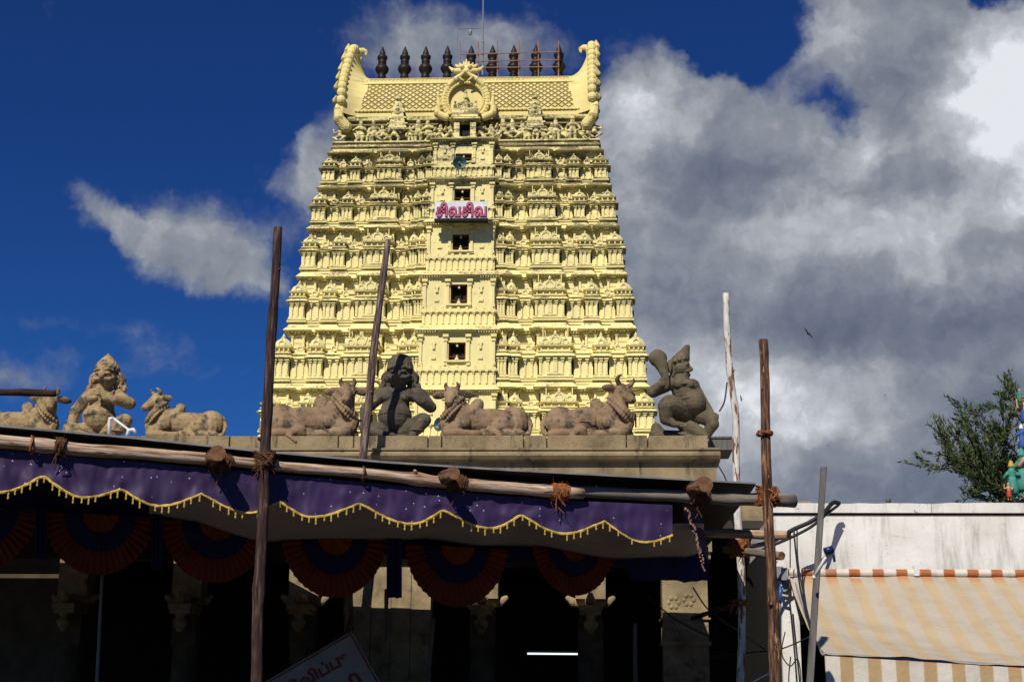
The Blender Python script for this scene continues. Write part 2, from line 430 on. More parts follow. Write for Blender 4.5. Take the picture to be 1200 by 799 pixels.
def awning_mat(name, bright, pal=None):
    """stripes follow the cloth (UV u); the cloth has faded except where it was rolled up"""
    m, n, b = new_mat(name)
    uv = n.add('ShaderNodeTexCoord')
    sp = n.add('ShaderNodeSeparateXYZ', i_0=uv.outputs['UV'])
    st = n.math('FRACT', n.math('MULTIPLY', sp.outputs[0], 1.0))
    on = n.math('MULTIPLY', n.math('SUBTRACT', n.smooth(st, 0.0, 0.05), n.smooth(st, 0.47, 0.53)), 0.9 if not bright else 1.0)
    nz = n.add('ShaderNodeTexNoise', i_Vector=uv.outputs['Object'], i_Scale=3.0, i_Detail=8.0, i_Roughness=0.65)
    if bright:
        col, wh = (0.40, 0.13, 0.045), (0.66, 0.61, 0.53)
    else:
        col, wh = (0.485, 0.372, 0.225), (0.46, 0.405, 0.325)
    if pal:
        col, wh = pal
    f = n.mix(n.math('MULTIPLY', n.smooth(sp.outputs[1], 0.0, 0.10), 1.0), (0.50, 0.235, 0.09) if not bright else col, col)
    c = n.mix(on, wh, f)
    c = n.mix(n.math('MULTIPLY', n.smooth(nz, 0.42, 0.75), 0.45), c, (0.36, 0.29, 0.20))
    nf = n.add('ShaderNodeTexNoise', i_Vector=uv.outputs['Object'], i_Scale=11.0, i_Detail=8.0, i_Roughness=0.75)
    c = n.mix(n.math('MULTIPLY', n.smooth(nf, 0.60, 0.72), 0.4), c, (0.24, 0.18, 0.12))
    wv_n = n.add('ShaderNodeTexNoise', i_Vector=uv.outputs['Object'], i_Scale=5.0, i_Detail=6.0)
    n.set(b.inputs['Normal'], n.add('ShaderNodeBump', i_Strength=0.5, i_Distance=0.05, i_Height=wv_n.outputs[0]).outputs[0])
    n.set(b.inputs['Base Color'], c)
    b.inputs['Roughness'].default_value = 0.85
    b.inputs['Specular IOR Level'].default_value = 0.1
    return m


M['awning'] = awning_mat('faded_striped_canvas', False)
M['awning_front'] = awning_mat('striped_valance_canvas', False, ((0.42, 0.275, 0.12), (0.60, 0.56, 0.48)))
M['awning_new'] = awning_mat('rolled_striped_canvas', True)
for k, c in dict(p_teal=(0.06, 0.26, 0.21), p_green=(0.06, 0.20, 0.10), p_yel=(0.52, 0.33, 0.06), p_pink=(0.50, 0.27, 0.22), p_blue=(0.04, 0.10, 0.35), p_white=(0.7, 0.7, 0.66), p_skin=(0.55, 0.35, 0.18), p_red=(0.5, 0.06, 0.04)).items():
    M[k] = mat('paint_'+k[2:], [(0, c)], 4, rough=0.6)
M['slab_blue'] = mat('blue_grey_slab', [(0, (0.10, 0.14, 0.20))], 3)
M['ground'] = mat('dusty_paving', [(0.3, (0.035, 0.031, 0.027)), (0.7, (0.065, 0.058, 0.048))], 0.6, bump=0.3, bscale=20)
M['leaf'] = mat('olive_green_foliage', [(0.3, (0.03, 0.05, 0.018)), (0.7, (0.11, 0.14, 0.045))], 2.5, rough=0.7)
M['trunk'] = mat('tree_bark', [(0, (0.08, 0.055, 0.035))], 4, bump=0.5)

# ------------------------------------------------------------------ mesh helpers


class MB:
    def __init__(s):
        s.v, s.f, s.mi = [], [], []
        s.cur = 0

    def add(s, vs, fs):
        o = len(s.v)
        s.v += [tuple(p) for p in vs]
        for f in fs:
            s.f.append(tuple(i+o for i in f))
            s.mi.append(s.cur)

    def box(s, x0, x1, y0, y1, z0, z1):
        s.fru((x0+x1)/2, (y0+y1)/2, (x1-x0)/2, (y1-y0)/2, (x1-x0)/2, (y1-y0)/2, z0, z1)

    def fru(s, cx, cy, ax, ay, bx, by, z0, z1):
        vs = [(cx-ax, cy-ay, z0), (cx+ax, cy-ay, z0), (cx+ax, cy+ay, z0), (cx-ax, cy+ay, z0),
              (cx-bx, cy-by, z1), (cx+bx, cy-by, z1), (cx+bx, cy+by, z1), (cx-bx, cy+by, z1)]
        s.add(vs, [(3, 2, 1, 0), (4, 5, 6, 7), (0, 1, 5, 4), (1, 2, 6, 5), (2, 3, 7, 6), (3, 0, 4, 7)])

    def lathe(s, cx, cy, prof, n=8, sx=1, sy=1, ph=0.0):
        """prof: (radius, z)"""
        vs, fs = [], []
        for (r, z) in prof:
            for k in range(n):
                a = 2*PI*k/n+ph
                vs.append((cx+r*sx*math.cos(a), cy+r*sy*math.sin(a), z))
        for j in range(len(prof)-1):
            for k in range(n):
                a, b = j*n+k, j*n+(k+1) % n
                fs.append((a, b, b+n, a+n))
        fs.append(tuple(range(n))[::-1])
        fs.append(tuple((len(prof)-1)*n+k for k in range(n)))
        s.add(vs, fs)

    def tube(s, pts, rads, n=10, jit=0.0, capm=None):
        pts = [Vector(p) for p in pts]
        if not hasattr(rads, '__len__'):
            rads = [rads]*len(pts)
        vs, fs = [], []
        prev = None
        for i, p in enumerate(pts):
            t = (pts[min(i+1, len(pts)-1)]-pts[max(i-1, 0)]).normalized()
            if prev is None:
                a = t.cross(Vector((0, 0, 1)))
                if a.length < 0.1:
                    a = t.cross(Vector((1, 0, 0)))
                a.normalize()
            else:
                a = (prev-t*prev.dot(t)).normalized()
            prev = a
            b = t.cross(a)
            for k in range(n):
                an = 2*PI*k/n
                r = rads[i]*(1+(random.uniform(-jit, jit) if jit else 0))
                vs.append(p+a*(r*math.cos(an))+b*(r*math.sin(an)))
        for j in range(len(pts)-1):
            for k in range(n):
                q, w_ = j*n+k, j*n+(k+1) % n
                fs.append((q, w_, w_+n, q+n))
        s.add(vs, fs)
        c = s.cur
        if capm is not None:
            s.cur = capm
        o = len(s.v)-len(vs)
        s.f.append(tuple(o+k for k in range(n))[::-1])
        s.mi.append(s.cur)
        s.f.append(tuple(o+(len(pts)-1)*n+k for k in range(n)))
        s.mi.append(s.cur)
        s.cur = c

    def ball(s, c, r, nu=10, nv=7, rot=None):
        if not hasattr(r, '__len__'):
            r = (r, r, r)
        vs = []
        c = Vector(c)
        for j in range(1, nv):
            th = PI*j/nv
            for k in range(nu):
                a = 2*PI*k/nu
                p = Vector((r[0]*math.sin(th)*math.cos(a), r[1]*math.sin(th)*math.sin(a), r[2]*math.cos(th)))
                if rot:
                    p = rot @ p
                vs.append(c+p)
        t = Vector((0, 0, r[2]))
        if rot:
            t = rot @ t
        vs += [c+t, c-t]
        nT, nB = len(vs)-2, len(vs)-1
        fs = []
        for j in range(nv-2):
            for k in range(nu):
                a, b = j*nu+k, j*nu+(k+1) % nu
                fs.append((a, a+nu, b+nu, b))
        for k in range(nu):
            fs.append((nT, k, (k+1) % nu))
            b0 = (nv-2)*nu
            fs.append((nB, b0+(k+1) % nu, b0+k))
        s.add(vs, fs)

    def limb(s, pts, rads, nu=10):
        """rounded tapered chain through the joints"""
        pts = [Vector(p) for p in pts]
        for i in range(len(pts)-1):
            a, b = pts[i], pts[i+1]
            ra, rb = rads[i], rads[i+1]
            L = (b-a).length
            n = max(2, int(L/(0.35*min(ra, rb)))+1)
            for k in range(n+1):
                t = k/n
                s.ball(a.lerp(b, t), ra+(rb-ra)*t, nu, 7)

    def mesh(s, name, mats, smooth=False):
        me = bpy.data.meshes.new(name)
        me.from_pydata(s.v, [], s.f)
        if not isinstance(mats, (list, tuple)):
            mats = [mats]
        for m in mats:
            me.materials.append(m)
        if len(mats) > 1:
            me.polygons.foreach_set('material_index', s.mi)
        if smooth:
            me.polygons.foreach_set('use_smooth', [True]*len(me.polygons))
        me.update()
        return me


def tag(o, label=None, cat=None, group=None, kind=None):
    if label:
        o['label'] = label
    if cat:
        o['category'] = cat
    if group:
        o['group'] = group
    if kind:
        o['kind'] = kind
    return o


def link(name, me, parent=None, loc=None, rot=None):
    o = bpy.data.objects.new(name, me)
    COL.objects.link(o)
    if parent:
        o.parent = parent
    if loc is not None:
        o.location = loc
    if rot is not None:
        o.rotation_euler = rot
    return o


def obj(name, mb, mats, parent=None, loc=None, rot=None, smooth=False):
    """mesh coordinates given in the parent's space"""
    return link(name, mb.mesh(name, mats, smooth), parent, loc, rot)


def empty(name, loc, label, cat, group=None):
    o = bpy.data.objects.new(name, None)
    COL.objects.link(o)
    o.location = loc
    return tag(o, label, cat, group)


def rel(o, *pts):
    L = Vector(o.location)
    return [Vector(p)-L for p in pts]


def fused(mb, voxel, mats, name, smooth_it=3, disp=0.0, dscale=0.08, edge=None):
    """join overlapping lumps into one continuous skin"""
    me = mb.mesh(name+'_raw', mats)
    bm = bmesh.new()
    bm.from_mesh(me)
    bmesh.ops.recalc_face_normals(bm, faces=bm.faces)
    bm.to_mesh(me)
    bm.free()
    o = bpy.data.objects.new('temporary', me)
    COL.objects.link(o)
    rm = o.modifiers.new('r', 'REMESH')
    rm.mode = 'VOXEL'
    rm.voxel_size = voxel
    if smooth_it:
        sm = o.modifiers.new('s', 'SMOOTH')
        sm.factor = 0.5
        sm.iterations = smooth_it
    if disp:
        tx = bpy.data.textures.new('wear', 'CLOUDS')
        tx.noise_scale = dscale
        dm = o.modifiers.new('d', 'DISPLACE')
        dm.texture = tx
        dm.strength = disp
        dm.mid_level = 0.5
    dg = bpy.context.evaluated_depsgraph_get()
    ev = o.evaluated_get(dg)
    res = bpy.data.meshes.new_from_object(ev)
    res.name = name
    res.polygons.foreach_set('use_smooth', [True]*len(res.polygons))
    if not isinstance(mats, (list, tuple)):
        mats = [mats]
    res.materials.clear()
    for m in mats:
        res.materials.append(m)
    bpy.data.objects.remove(o)
    return res


# ------------------------------------------------------------------ ground
g = MB()
g.add([(-1500, -1500, 0), (1500, -1500, 0), (1500, 1500, 0), (-1500, 1500, 0)], [(0, 1, 2, 3)])
tag(obj('ground', g, M['ground']), kind='structure')

# ------------------------------------------------------------------ gateway tower
TX, TYC = -9.4, 114.0
tower = empty('temple_gateway_tower', (TX, TYC, 0), 'tall cream yellow carved gateway tower tapering up in tiers, behind the stone bulls', 'tower')
# heights of the cornice edges and half widths there (local coordinates, centre line at 0,0)
LV = [(0.0, 17.0), (11.0, 16.2), (15.2, 15.3), (19.0, 14.85), (22.8, 14.3), (26.65, 13.75), (31.35, 12.88), (35.6, 12.27), (39.5, 11.75), (42.9, 11.2), (45.95, 10.62)]
DD = 3.87                                       # the plan is that much shallower than wide


def face_map(side, base):
    """(s along the face, p outwards from the centre plane)"""
    if side == 0:
        return lambda s, p: (s, -p)
    if side == 1:
        return lambda s, p: (p, s)
    if side == 2:
        return lambda s, p: (-s, p)
    return lambda s, p: (-p, -s)


def stack(mb, side, sc, hs, pin, pout, prof, z0, H):
    """stack of boxes on a footprint: prof rows (za, zb, out at bottom, out at top) as parts of H"""
    for (za, zb, oa, ob) in prof:
        c = (pin+pout)/2
        hd = (pout-pin)/2
        m = face_map(side, 0)
        x, y = m(sc, c)
        if side % 2 == 0:
            mb.fru(x, y, hs+oa, hd+oa, hs+ob, hd+ob, z0+za*H, z0+zb*H)
        else:
            mb.fru(x, y, hd+oa, hs+oa, hd+ob, hs+ob, z0+za*H, z0+zb*H)


def fbox(mb, side, s0, s1, p0, p1, z0, z1):
    m = face_map(side, 0)
    a, b = m(s0, p0), m(s1, p1)
    mb.box(min(a[0], b[0]), max(a[0], b[0]), min(a[1], b[1]), max(a[1], b[1]), z0, z1)


def pilaster(mb, side, s, p, z0, z1, w_=0.11, d=0.12):
    h = z1-z0
    fbox(mb, side, s-w_*1.35, s+w_*1.35, p-0.3, p+d*1.15, z0, z0+0.10*h)
    fbox(mb, side, s-w_, s+w_, p-0.3, p+d, z0+0.10*h, z0+0.74*h)
    fbox(mb, side, s-w_*1.5, s+w_*1.5, p-0.3, p+d*1.5, z0+0.77*h, z0+0.83*h)
    fbox(mb, side, s-w_*0.9, s+w_*0.9, p-0.3, p+d*1.0, z0+0.74*h, z0+0.90*h)
    fbox(mb, side, s-w_*2.1, s+w_*2.1, p-0.3, p+d*1.9, z0+0.90*h, z0+0.985*h)


def nasi(mb, side, s, p, z, r):
    """horseshoe gable: ring, dark eye and a pointed tip"""
    m = face_map(side, 0)
    n = 10
    for k in range(n):
        a0 = -0.25*PI+1.5*PI*k/n
        a1 = -0.25*PI+1.5*PI*(k+1)/n
        vs = []
        for aa in (a0, a1):
            for (rr, pp) in ((r*0.62, p), (r*0.62, p+0.1), (r, p+0.1), (r, p)):
                q = m(s+rr*math.cos(aa), pp)
                vs.append((q[0], q[1], z+rr*math.sin(aa)))
        mb.add(vs, [(0, 1, 5, 4), (1, 2, 6, 5), (2, 3, 7, 6), (3, 0, 4, 7), (3, 2, 1, 0), (4, 5, 6, 7)])
    fbox(mb, side, s-r*0.55, s+r*0.55, p-0.05, p+0.03, z-r*0.6, z+r*0.5)
    q = m(s, p+0.04)
    mb.lathe(q[0], q[1], [(r*0.34, z+r*0.9), (r*0.22, z+r*1.1), (r*0.30, z+r*1.25), (0.02, z+r*1.75)], 6)


BASEP = [(0.0, 0.028, 0.20, 0.20), (0.028, 0.05, 0.02, 0.02), (0.05, 0.08, 0.16, 0.08)]
CORN1 = [(0.355, 0.372, 0.08, 0.12), (0.372, 0.418, 0.34, 0.14), (0.418, 0.45, 0.0, 0.0)]


def dentils(mb, side, sc, hs, p, z, step=0.20, w_=0.045, h=0.06):
    n = max(2, int(2*hs/step))
    for k in range(n):
        s = sc-hs+0.06+(2*hs-0.12)*k/(n-1)
        fbox(mb, side, s-w_, s+w_, p-0.1, p+0.13, z-h, z)


def kuta(mb, side, sc, hs, pin, pout, z0, H, pil=True):
    stack(mb, side, sc, hs, pin, pout, BASEP+[(0.08, 0.355, 0, 0)]+CORN1+[(0.45, 0.465, 0.12, 0.12), (0.465, 0.535, -0.09, -0.09), (0.535, 0.558, 0.12, 0.17)], z0, H)
    m = face_map(side, 0)
    x, y = m(sc, (pin+pout)/2)
    r = hs*1.15
    zz = z0+0.558*H
    h = 0.215*H
    mb.lathe(x, y, [(r*1.08, zz), (r*1.12, zz+0.08*h), (r*1.0, zz+0.30*h), (r*0.74, zz+0.55*h), (r*0.42, zz+0.68*h), (r*0.40, zz+0.72*h), (r*0.16, zz+0.76*h), (r*0.26, zz+0.88*h), (r*0.10, zz+0.98*h), (0.01, zz+1.15*h)], 8, ph=PI/8)
    if pil:
        dentils(mb, side, sc, hs, pout, z0+0.371*H)
        dentils(mb, side, sc, hs, pout-0.05, z0+0.53*H, 0.25, 0.05, 0.2)
        for k in (-1, 0, 1):
            pilaster(mb, side, sc+k*(hs-0.11), pout, z0+0.08*H, z0+0.355*H, 0.075, 0.11)
        nasi(mb, side, sc, pout+0.02, zz+0.22*h, r*0.42)


def sala(mb, side, sc, hs, pin, pout, z0, H):
    stack(mb, side, sc, hs, pin, pout, BASEP+[(0.08, 0.355, 0, 0)]+CORN1+[(0.45, 0.467, 0.10, 0.10), (0.467, 0.54, -0.10, -0.10), (0.54, 0.562, 0.12, 0.16)], z0, H)
    n = max(5, int(hs*2/0.42))
    for k in range(n):
        pilaster(mb, side, sc-hs+0.12+(2*hs-0.24)*k/(n-1), pout, z0+0.08*H, z0+0.355*H, 0.07, 0.12)
    dentils(mb, side, sc, hs, pout, z0+0.371*H)
    fbox(mb, side, sc-hs*0.45, sc+hs*0.45, pout-0.3, pout+0.16, z0+0.09*H, z0+0.12*H)
    fbox(mb, side, sc-0.16, sc+0.16, pout-0.3, pout+0.14, z0+0.13*H, z0+0.34*H)
    # little row of columns in the neck
    for k in range(n):
        s = sc-hs+0.15+(2*hs-0.3)*k/(n-1)
        fbox(mb, side, s-0.05, s+0.05, pout-0.2, pout+0.0, z0+0.467*H, z0+0.54*H)
    # barrel roof
    m = face_map(side, 0)
    zz = z0+0.562*H
    rd = (pout-pin)/2+0.05
    rh = 0.155*H
    prof = [(-rd, 0), (-rd*1.05, rh*0.3), (-rd*0.75, rh*0.7), (-rd*0.25, rh), (rd*0.25, rh), (rd*0.75, rh*0.7), (rd*1.05, rh*0.3), (rd, 0)]
    vs = []
    pc = (pin+pout)/2
    for se in (sc-hs, sc+hs):
        for (pp, z) in prof:
            q = m(se, pc+pp)
            vs.append((q[0], q[1], zz+z))
    k = len(prof)
    mb.add(vs, [(i, i+1, i+1+k, i+k) for i in range(k-1)]+[tuple(range(k))[::-1], tuple(range(k, 2*k))])
    for kk in (-1, 0, 1):
        q = m(sc+kk*hs*0.66, pc)
        mb.lathe(q[0], q[1], [(0.11, zz+rh*0.95), (0.06, zz+rh*1.1), (0.10, zz+rh*1.3), (0.01, zz+rh*1.75)], 6)
    nasi(mb, side, sc, pout+0.06, zz+rh*0.45, min(0.42, rh*0.75))
    for kk in (-1, 1):
        nasi(mb, side, sc+kk*hs*0.62, pout+0.03, zz+rh*0.3, min(0.26, rh*0.45))
        fbox(mb, side, sc+kk*hs*0.34-0.06, sc+kk*hs*0.34+0.06, pout-0.2, pout+0.08, zz+0.0, zz+rh*0.9)
    # framed panel against the wall above
    fbox(mb, side, sc-hs*0.8, sc-hs*0.74, pout-0.5, pout-0.22, zz+rh*0.4, z0+0.845*H)
    fbox(mb, side, sc+hs*0.74, sc+hs*0.8, pout-0.5, pout-0.22, zz+rh*0.4, z0+0.845*H)


def recess(mb, side, sc, hs, pin, pout, z0, H):
    stack(mb, side, sc, hs, pin, pout, [(0.004, 0.032, 0.14, 0.14), (0.032, 0.054, 0.02, 0.02), (0.054, 0.076, 0.12, 0.06), (0.076, 0.351, 0, 0), (0.351, 0.368, 0.06, 0.10), (0.368, 0.412, 0.28, 0.10), (0.412, 0.446, -0.02, -0.02), (0.446, 0.47, 0.10, 0.03)], z0, H)
    for k in (-1, 1):
        pilaster(mb, side, sc+k*min(hs-0.1, 0.26), pout, z0+0.08*H, z0+0.355*H, 0.06, 0.12)
    nasi(mb, side, sc, pout+0.02, z0+0.53*H, 0.25)


def upper(mb, side, sc, hs, pin, pout, z0, H, big, k):
    """set back wall, brackets and the flared cornice that carries the next storey"""
    e = 0.003*k
    stack(mb, side, sc, hs, pin, pout, [(0.42, 0.81+e, 0, 0), (0.50+e, 0.513+e, 0.07, 0.03), (0.575+e, 0.59+e, 0.09, 0.05), (0.66+e, 0.67+e, 0.04, 0.04), (0.775+e, 0.787+e, 0.08, 0.08), (0.81+e, 0.832+e, 0.10, 0.18)], z0, H)
    o0, o1 = (0.56, 0.16) if big else (0.36, 0.06)
    stack(mb, side, sc, hs, pin, pout, [(0.838+e, 0.848+e, o0-0.05, o0), (0.848+e, 0.958+e, o0, o1), (0.958+e, 0.99+e, o1-0.08, o1-0.08)], z0, H)
    for q in (-1, 1):
        pilaster(mb, side, sc+q*(hs-0.09), pout, z0+0.60*H, z0+0.812*H, 0.08, 0.12)
    n = int(hs*2/0.22)
    for i in range(n):
        s = sc-hs+0.1+(2*hs-0.2)*i/max(1, n-1)
        fbox(mb, side, s-0.04, s+0.04, pout-0.1, pout+o0*0.75, z0+(0.815+e)*H, z0+(0.837+e)*H)


#  bays of half a front, as parts of the way from corner (0) to central projection (1)
BAYS = [('c', 0.0, 0.105), ('r', 0.115, 0.235), ('k', 0.245, 0.335), ('r', 0.345, 0.475), ('s', 0.49, 0.71), ('r', 0.722, 0.845), ('k', 0.855, 0.92), ('k', 0.93, 0.995)]
SIDEB = [('c', 0.0, 0.17), ('r', 0.19, 0.36), ('k', 0.38, 0.55), ('r', 0.57, 0.75), ('s', 0.78, 1.22)]
BAYW = [(0, 3.1), (60, 1.95)]


def bay_half(z):
    return 2.83-(z-26.2)*0.030


shrine_count = 0
for i in range(1, len(LV)-1):
    zA, A = LV[i]
    zB, B = LV[i+1]
    H = zB-zA
    core = MB()
    a = B-0.95
    core.box(-a, a, -(a-DD), a-DD, zA-0.4, zB-0.01)
    core.box(-(A-0.55), A-0.55, -(A-0.55-DD), A-0.55-DD, zA-0.2, zA+0.02)
    visible = zA >= 19
    shr = []
    for side in range(4):
        if not visible and side in (2,):
            continue
        PA = (A-0.3) if side % 2 else (A-0.3-DD)      # outward distance of this face
        PB = (B-0.45) if side % 2 else (B-0.45-DD)
        LA = (A-0.3-DD) if side % 2 else (A-0.3)      # half length of this face
        LB = (B-0.45-DD) if side % 2 else (B-0.45)
        c0 = bay_half(zA) if side % 2 == 0 else 0.0
        bays = BAYS if side % 2 == 0 else SIDEB
        for sg in (-1, 1):
            for bi, (kd, f0, f1) in enumerate(bays):
                if kd == 's' and side % 2 and sg == 1:
                    continue
                s0 = LA-(LA-c0)*f0
                s1 = LA-(LA-c0)*f1
                sc, hs = sg*(s0+s1)/2, abs(s0-s1)/2
                t0 = LB-(LB-c0)*f0
                t1 = LB-(LB-c0)*f1
                tc_, ht = sg*(t0+t1)/2, abs(t0-t1)/2
                tgt = MB() if (side == 0 and visible and kd != 'r') else core
                if kd == 'c':
                    if side % 2 == 0:
                        hs2 = hs
                        kuta(tgt, side, sc, hs2, PA-2*hs2, PA, zA, H)
                        upper(core, side, tc_, ht, PB-2*ht, PB, zA, H, True, 3)
                    else:
                        hs2 = (A-0.3-bay_half(zA))*0.105/2
                        for k in (-1, 0, 1):
                            pilaster(core, side, sg*(LA-hs2)+k*(hs2-0.11), PA, zA+0.08*H, zA+0.355*H, 0.075, 0.09)
                elif kd == 'k':
                    dp = 0.0 if bi == 2 else (0.05 if bi == 6 else 0.28)
                    kuta(tgt, side, sc, hs, PA-2*hs+dp, PA+dp, zA, H)
                    upper(core, side, tc_, ht, PB-1.0, PB+dp, zA, H, True, 2 if bi == 6 else 1)
                elif kd == 's':
                    sala(tgt, side, sc, hs, PA-1.1, PA+0.12, zA, H)
                    upper(core, side, tc_, ht*0.92, PB-1.0, PB+0.12, zA, H, True, 4)
                else:
                    recess(core, side, sc, hs, PA-1.2, PA-0.32, zA, H)
                    upper(core, side, tc_, ht+0.05, PB-1.1, PB-0.28, zA, H, False, 0)
                if tgt is not core:
                    shr.append((tgt, kd))
    t = obj('tier', core, M['tower_dirty'] if zA > 38 else M['tower'], tower)
    for (mb, kd) in shr:
        obj('miniature_shrine', mb, M['tower_dirty'] if zA > 38 else M['tower'], t)

# lower walls of dressed granite behind the hall
lo = MB()
lo.box(-15.6, 15.6, -(15.6-DD), 15.6-DD, 0, 11.2)
for q in range(-7, 8):
    if abs(q) > 1:
        pilaster(lo, 0, q*2.1, 15.6-DD, 0.5, 10.8, 0.25, 0.3)
for z in (0.8, 5.5, 10.7):
    lo.box(-15.9, 15.9, -(15.9-DD), 15.9-DD, z, z+0.35)
obj('stone_base', lo, M['hall_stone'], tower)

# central projection with one opening per storey
BC = [18.2, 22.1]+[PY(540, y, 114-9.9+((y2-456)/-289)*3.3).z for y, y2 in ((456, 456), (386, 386), (323, 323), (262, 262), (213, 213), (167, 167))]
WIN = [None, (437+44, 456+10), (401, 422), (333, 357), (274, 295), (221, 236), (180, 199)]
for i in range(len(BC)-1):
    z0, z1 = BC[i], BC[i+1]
    H = z1-z0
    zc = (z0+z1)/2
    hw = bay_half(zc)
    tt = (zc-22.8)/23.0
    pf = (14.27-3.65*tt-0.3-DD)+1.0             # outward face
    mb = MB()
    if WIN[i]:
        Yf = TYC-pf
        wz1, wz0 = PY(540, WIN[i][0], Yf).z, PY(540, WIN[i][1], Yf).z
        wz0, wz1 = max(wz0, z0+0.42*H), min(wz1, z0+0.84*H)
    else:
        wz0, wz1 = z0+0.5*H, z0+0.8*H
    ww = 0.62
    back = pf-1.6
    fbox(mb, 0, -hw, -ww, back, pf, z0, z1)
    fbox(mb, 0, ww, hw, back, pf, z0, z1)
    fbox(mb, 0, -ww, ww, back, pf-0.002, z0, wz0)
    fbox(mb, 0, -ww, ww, back, pf-0.002, wz1, z1)
    # plinth with its own row of short pilasters
    fbox(mb, 0, -hw-0.12, hw+0.12, back, pf+0.14, z0-0.02, z0+0.05*H)
    n = 12
    for k in range(n):
        s = -hw+0.12+(2*hw-0.24)*k/(n-1)
        pilaster(mb, 0, s, pf+0.05, z0+0.07*H, z0+0.27*H, 0.055, 0.09)
    fbox(mb, 0, -hw-0.04, hw+0.04, back, pf+0.05, z0+0.05*H, z0+0.27*H)
    fbox(mb, 0, -hw-0.16, hw+0.16, back, pf+0.20, z0+0.27*H, z0+0.30*H)
    fbox(mb, 0, -hw-0.05, hw+0.05, back, pf+0.10, z0+0.30*H, z0+0.335*H)
    for k in range(9):
        s = -hw+0.2+(2*hw-0.4)*k/8
        fbox(mb, 0, s-0.10, s+0.10, pf-0.1, pf+0.16, z0+0.30*H, z0+0.36*H)
    # wall: pilasters at the edges and beside the opening
    for s in (-hw+0.12, hw-0.12, -ww-0.2, ww+0.2):
        pilaster(mb, 0, s, pf, z0+0.36*H, z0+0.855*H, 0.10, 0.13)
    for sg in (-1, 1):
        s = sg*(hw+ww)/2
        fbox(mb, 0, s-0.16, s+0.16, pf-0.1, pf+0.10, z0+0.70*H, z0+0.735*H)
        fbox(mb, 0, s-0.09, s+0.09, pf-0.1, pf+0.13, z0+0.62*H, z0+0.70*H)
        fbox(mb, 0, s-0.17, s+0.17, pf-0.1, pf+0.09, z0+0.46*H, z0+0.50*H)
        for q in (0.33, 0.66):                   # side walls of the projection
            xx = sg*hw
            mb.box(min(xx, xx+sg*0.09), max(xx, xx+sg*0.09), -(pf-1.0*q-0.08), -(pf-1.0*q+0.0), z0+0.36*H, z0+0.85*H)
    # small deity over the sill
    fbox(mb, 0, -ww-0.32, ww+0.32, pf-0.1, pf+0.22, wz0-0.16, wz0-0.03)
    mb.lathe(0, -(pf+0.1), [(0.16, wz0-0.05), (0.12, wz0+0.12), (0.05, wz0+0.2), (0.08, wz0+0.27), (0.01, wz0+0.36)], 8)
    # cornice
    stack(mb, 0, 0, hw, back, pf, [(0.86, 0.88, 0.10, 0.10), (0.905, 0.915, 0.32, 0.36), (0.915, 0.972, 0.36, 0.12), (0.972, 0.99, 0.06, 0.06)], z0, H)
    stack(mb, 0, 0, hw*0.42, back, pf+0.14, [(0.887, 0.905, 0.2, 0.2), (0.906, 0.968, 0.34, 0.12)], z0, H)
    n = int(hw*2/0.17)
    for k in range(n):
        s = -hw-0.1+(2*hw+0.2)*k/(n-1)
        fbox(mb, 0, s-0.045, s+0.045, pf-0.1, pf+0.26, z0+0.88*H, z0+0.903*H)
    st = obj('central_storey', mb, M['tower_dirty'] if z0 > 44 else M['tower'], tower)
    wn = MB()
    fbox(wn, 0, -ww, -ww+0.09, pf-0.35, pf-0.22, wz0, wz1)
    fbox(wn, 0, ww-0.09, ww, pf-0.35, pf-0.22, wz0, wz1)
    fbox(wn, 0, -ww+0.09, ww-0.09, pf-0.35, pf-0.22, wz1-0.12, wz1)
    fbox(wn, 0, -ww+0.09, ww-0.09, pf-0.33, pf-0.24, wz0+0.30, wz0+0.37)
    obj('window_frame', wn, M['frame'], st)
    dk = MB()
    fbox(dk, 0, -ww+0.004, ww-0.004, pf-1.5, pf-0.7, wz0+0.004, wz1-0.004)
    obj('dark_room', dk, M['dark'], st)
    if i in (3, 4, 5, 6, 2):
        bl = MB()
        bl.ball((0.0, -(pf-0.12), wz1-0.25), 0.09)
        bl.tube([(0, -(pf-0.12), wz1-0.01), (0, -(pf-0.12), wz1-0.18)], 0.015, 6)
        obj('light_bulb', bl, M['white_pvc'], st)

# ---- top storey: plinth, figure frieze, door
zt = LV[-1][0]
top = MB()
for (z0, z1, e0, e1) in ((zt-0.35, zt+0.12, 0.10, 0.12), (zt+0.12, zt+0.42, 0.25, 0.0), (zt+0.42, zt+0.52, -0.02, -0.02), (zt+0.52, zt+0.62, 0.16, 0.16)):
    top.fru(0, 0, 10.25+e0, 10.25-DD+e0, 10.25+e1, 10.25-DD+e1, z0, z1)
zf = zt+0.62
top.box(-9.6, 9.6, -5.5, 5.5, zf, zf+2.6)
for q in range(24):
    s = -9.4+18.8*q/23
    pilaster(top, 0, s, 5.5, zf+0.05, zf+1.5, 0.09, 0.1)
top.fru(0, 0, 10.0, 5.95, 9.75, 5.65, zf+1.55, zf+1.82)
top.fru(0, 0, 9.85, 5.9, 9.9, 5.95, zf+2.0, zf+2.3)
top.box(-9.5, 9.5, -5.45, 5.45, zf+2.3, zf+2.9)
topo = obj('frieze_storey', top, M['tower_dirty'], tower)
ztr = zf+2.3
# ---- barrel vault
vault = MB()
HWX = 9.55
ztr = PY(545, 137, TYC-5.6).z
zr = PY(560, 92, TYC).z


def row_of(p):
    q = Vector((TX+9.4, TYC+p[0], p[1]))-CAM
    return 399.5-FPX*q.dot(up)/q.dot(fw)


def rows_top(hz_):
    return min(row_of((-5.6*abs(math.cos(t))**0.85, ztr+hz_*abs(math.sin(t))**0.75)) for t in [PI*0.5*k/40 for k in range(1, 41)])


hz = zr-ztr
while rows_top(hz) < 90.5:
    hz -= 0.03
zr = ztr+hz


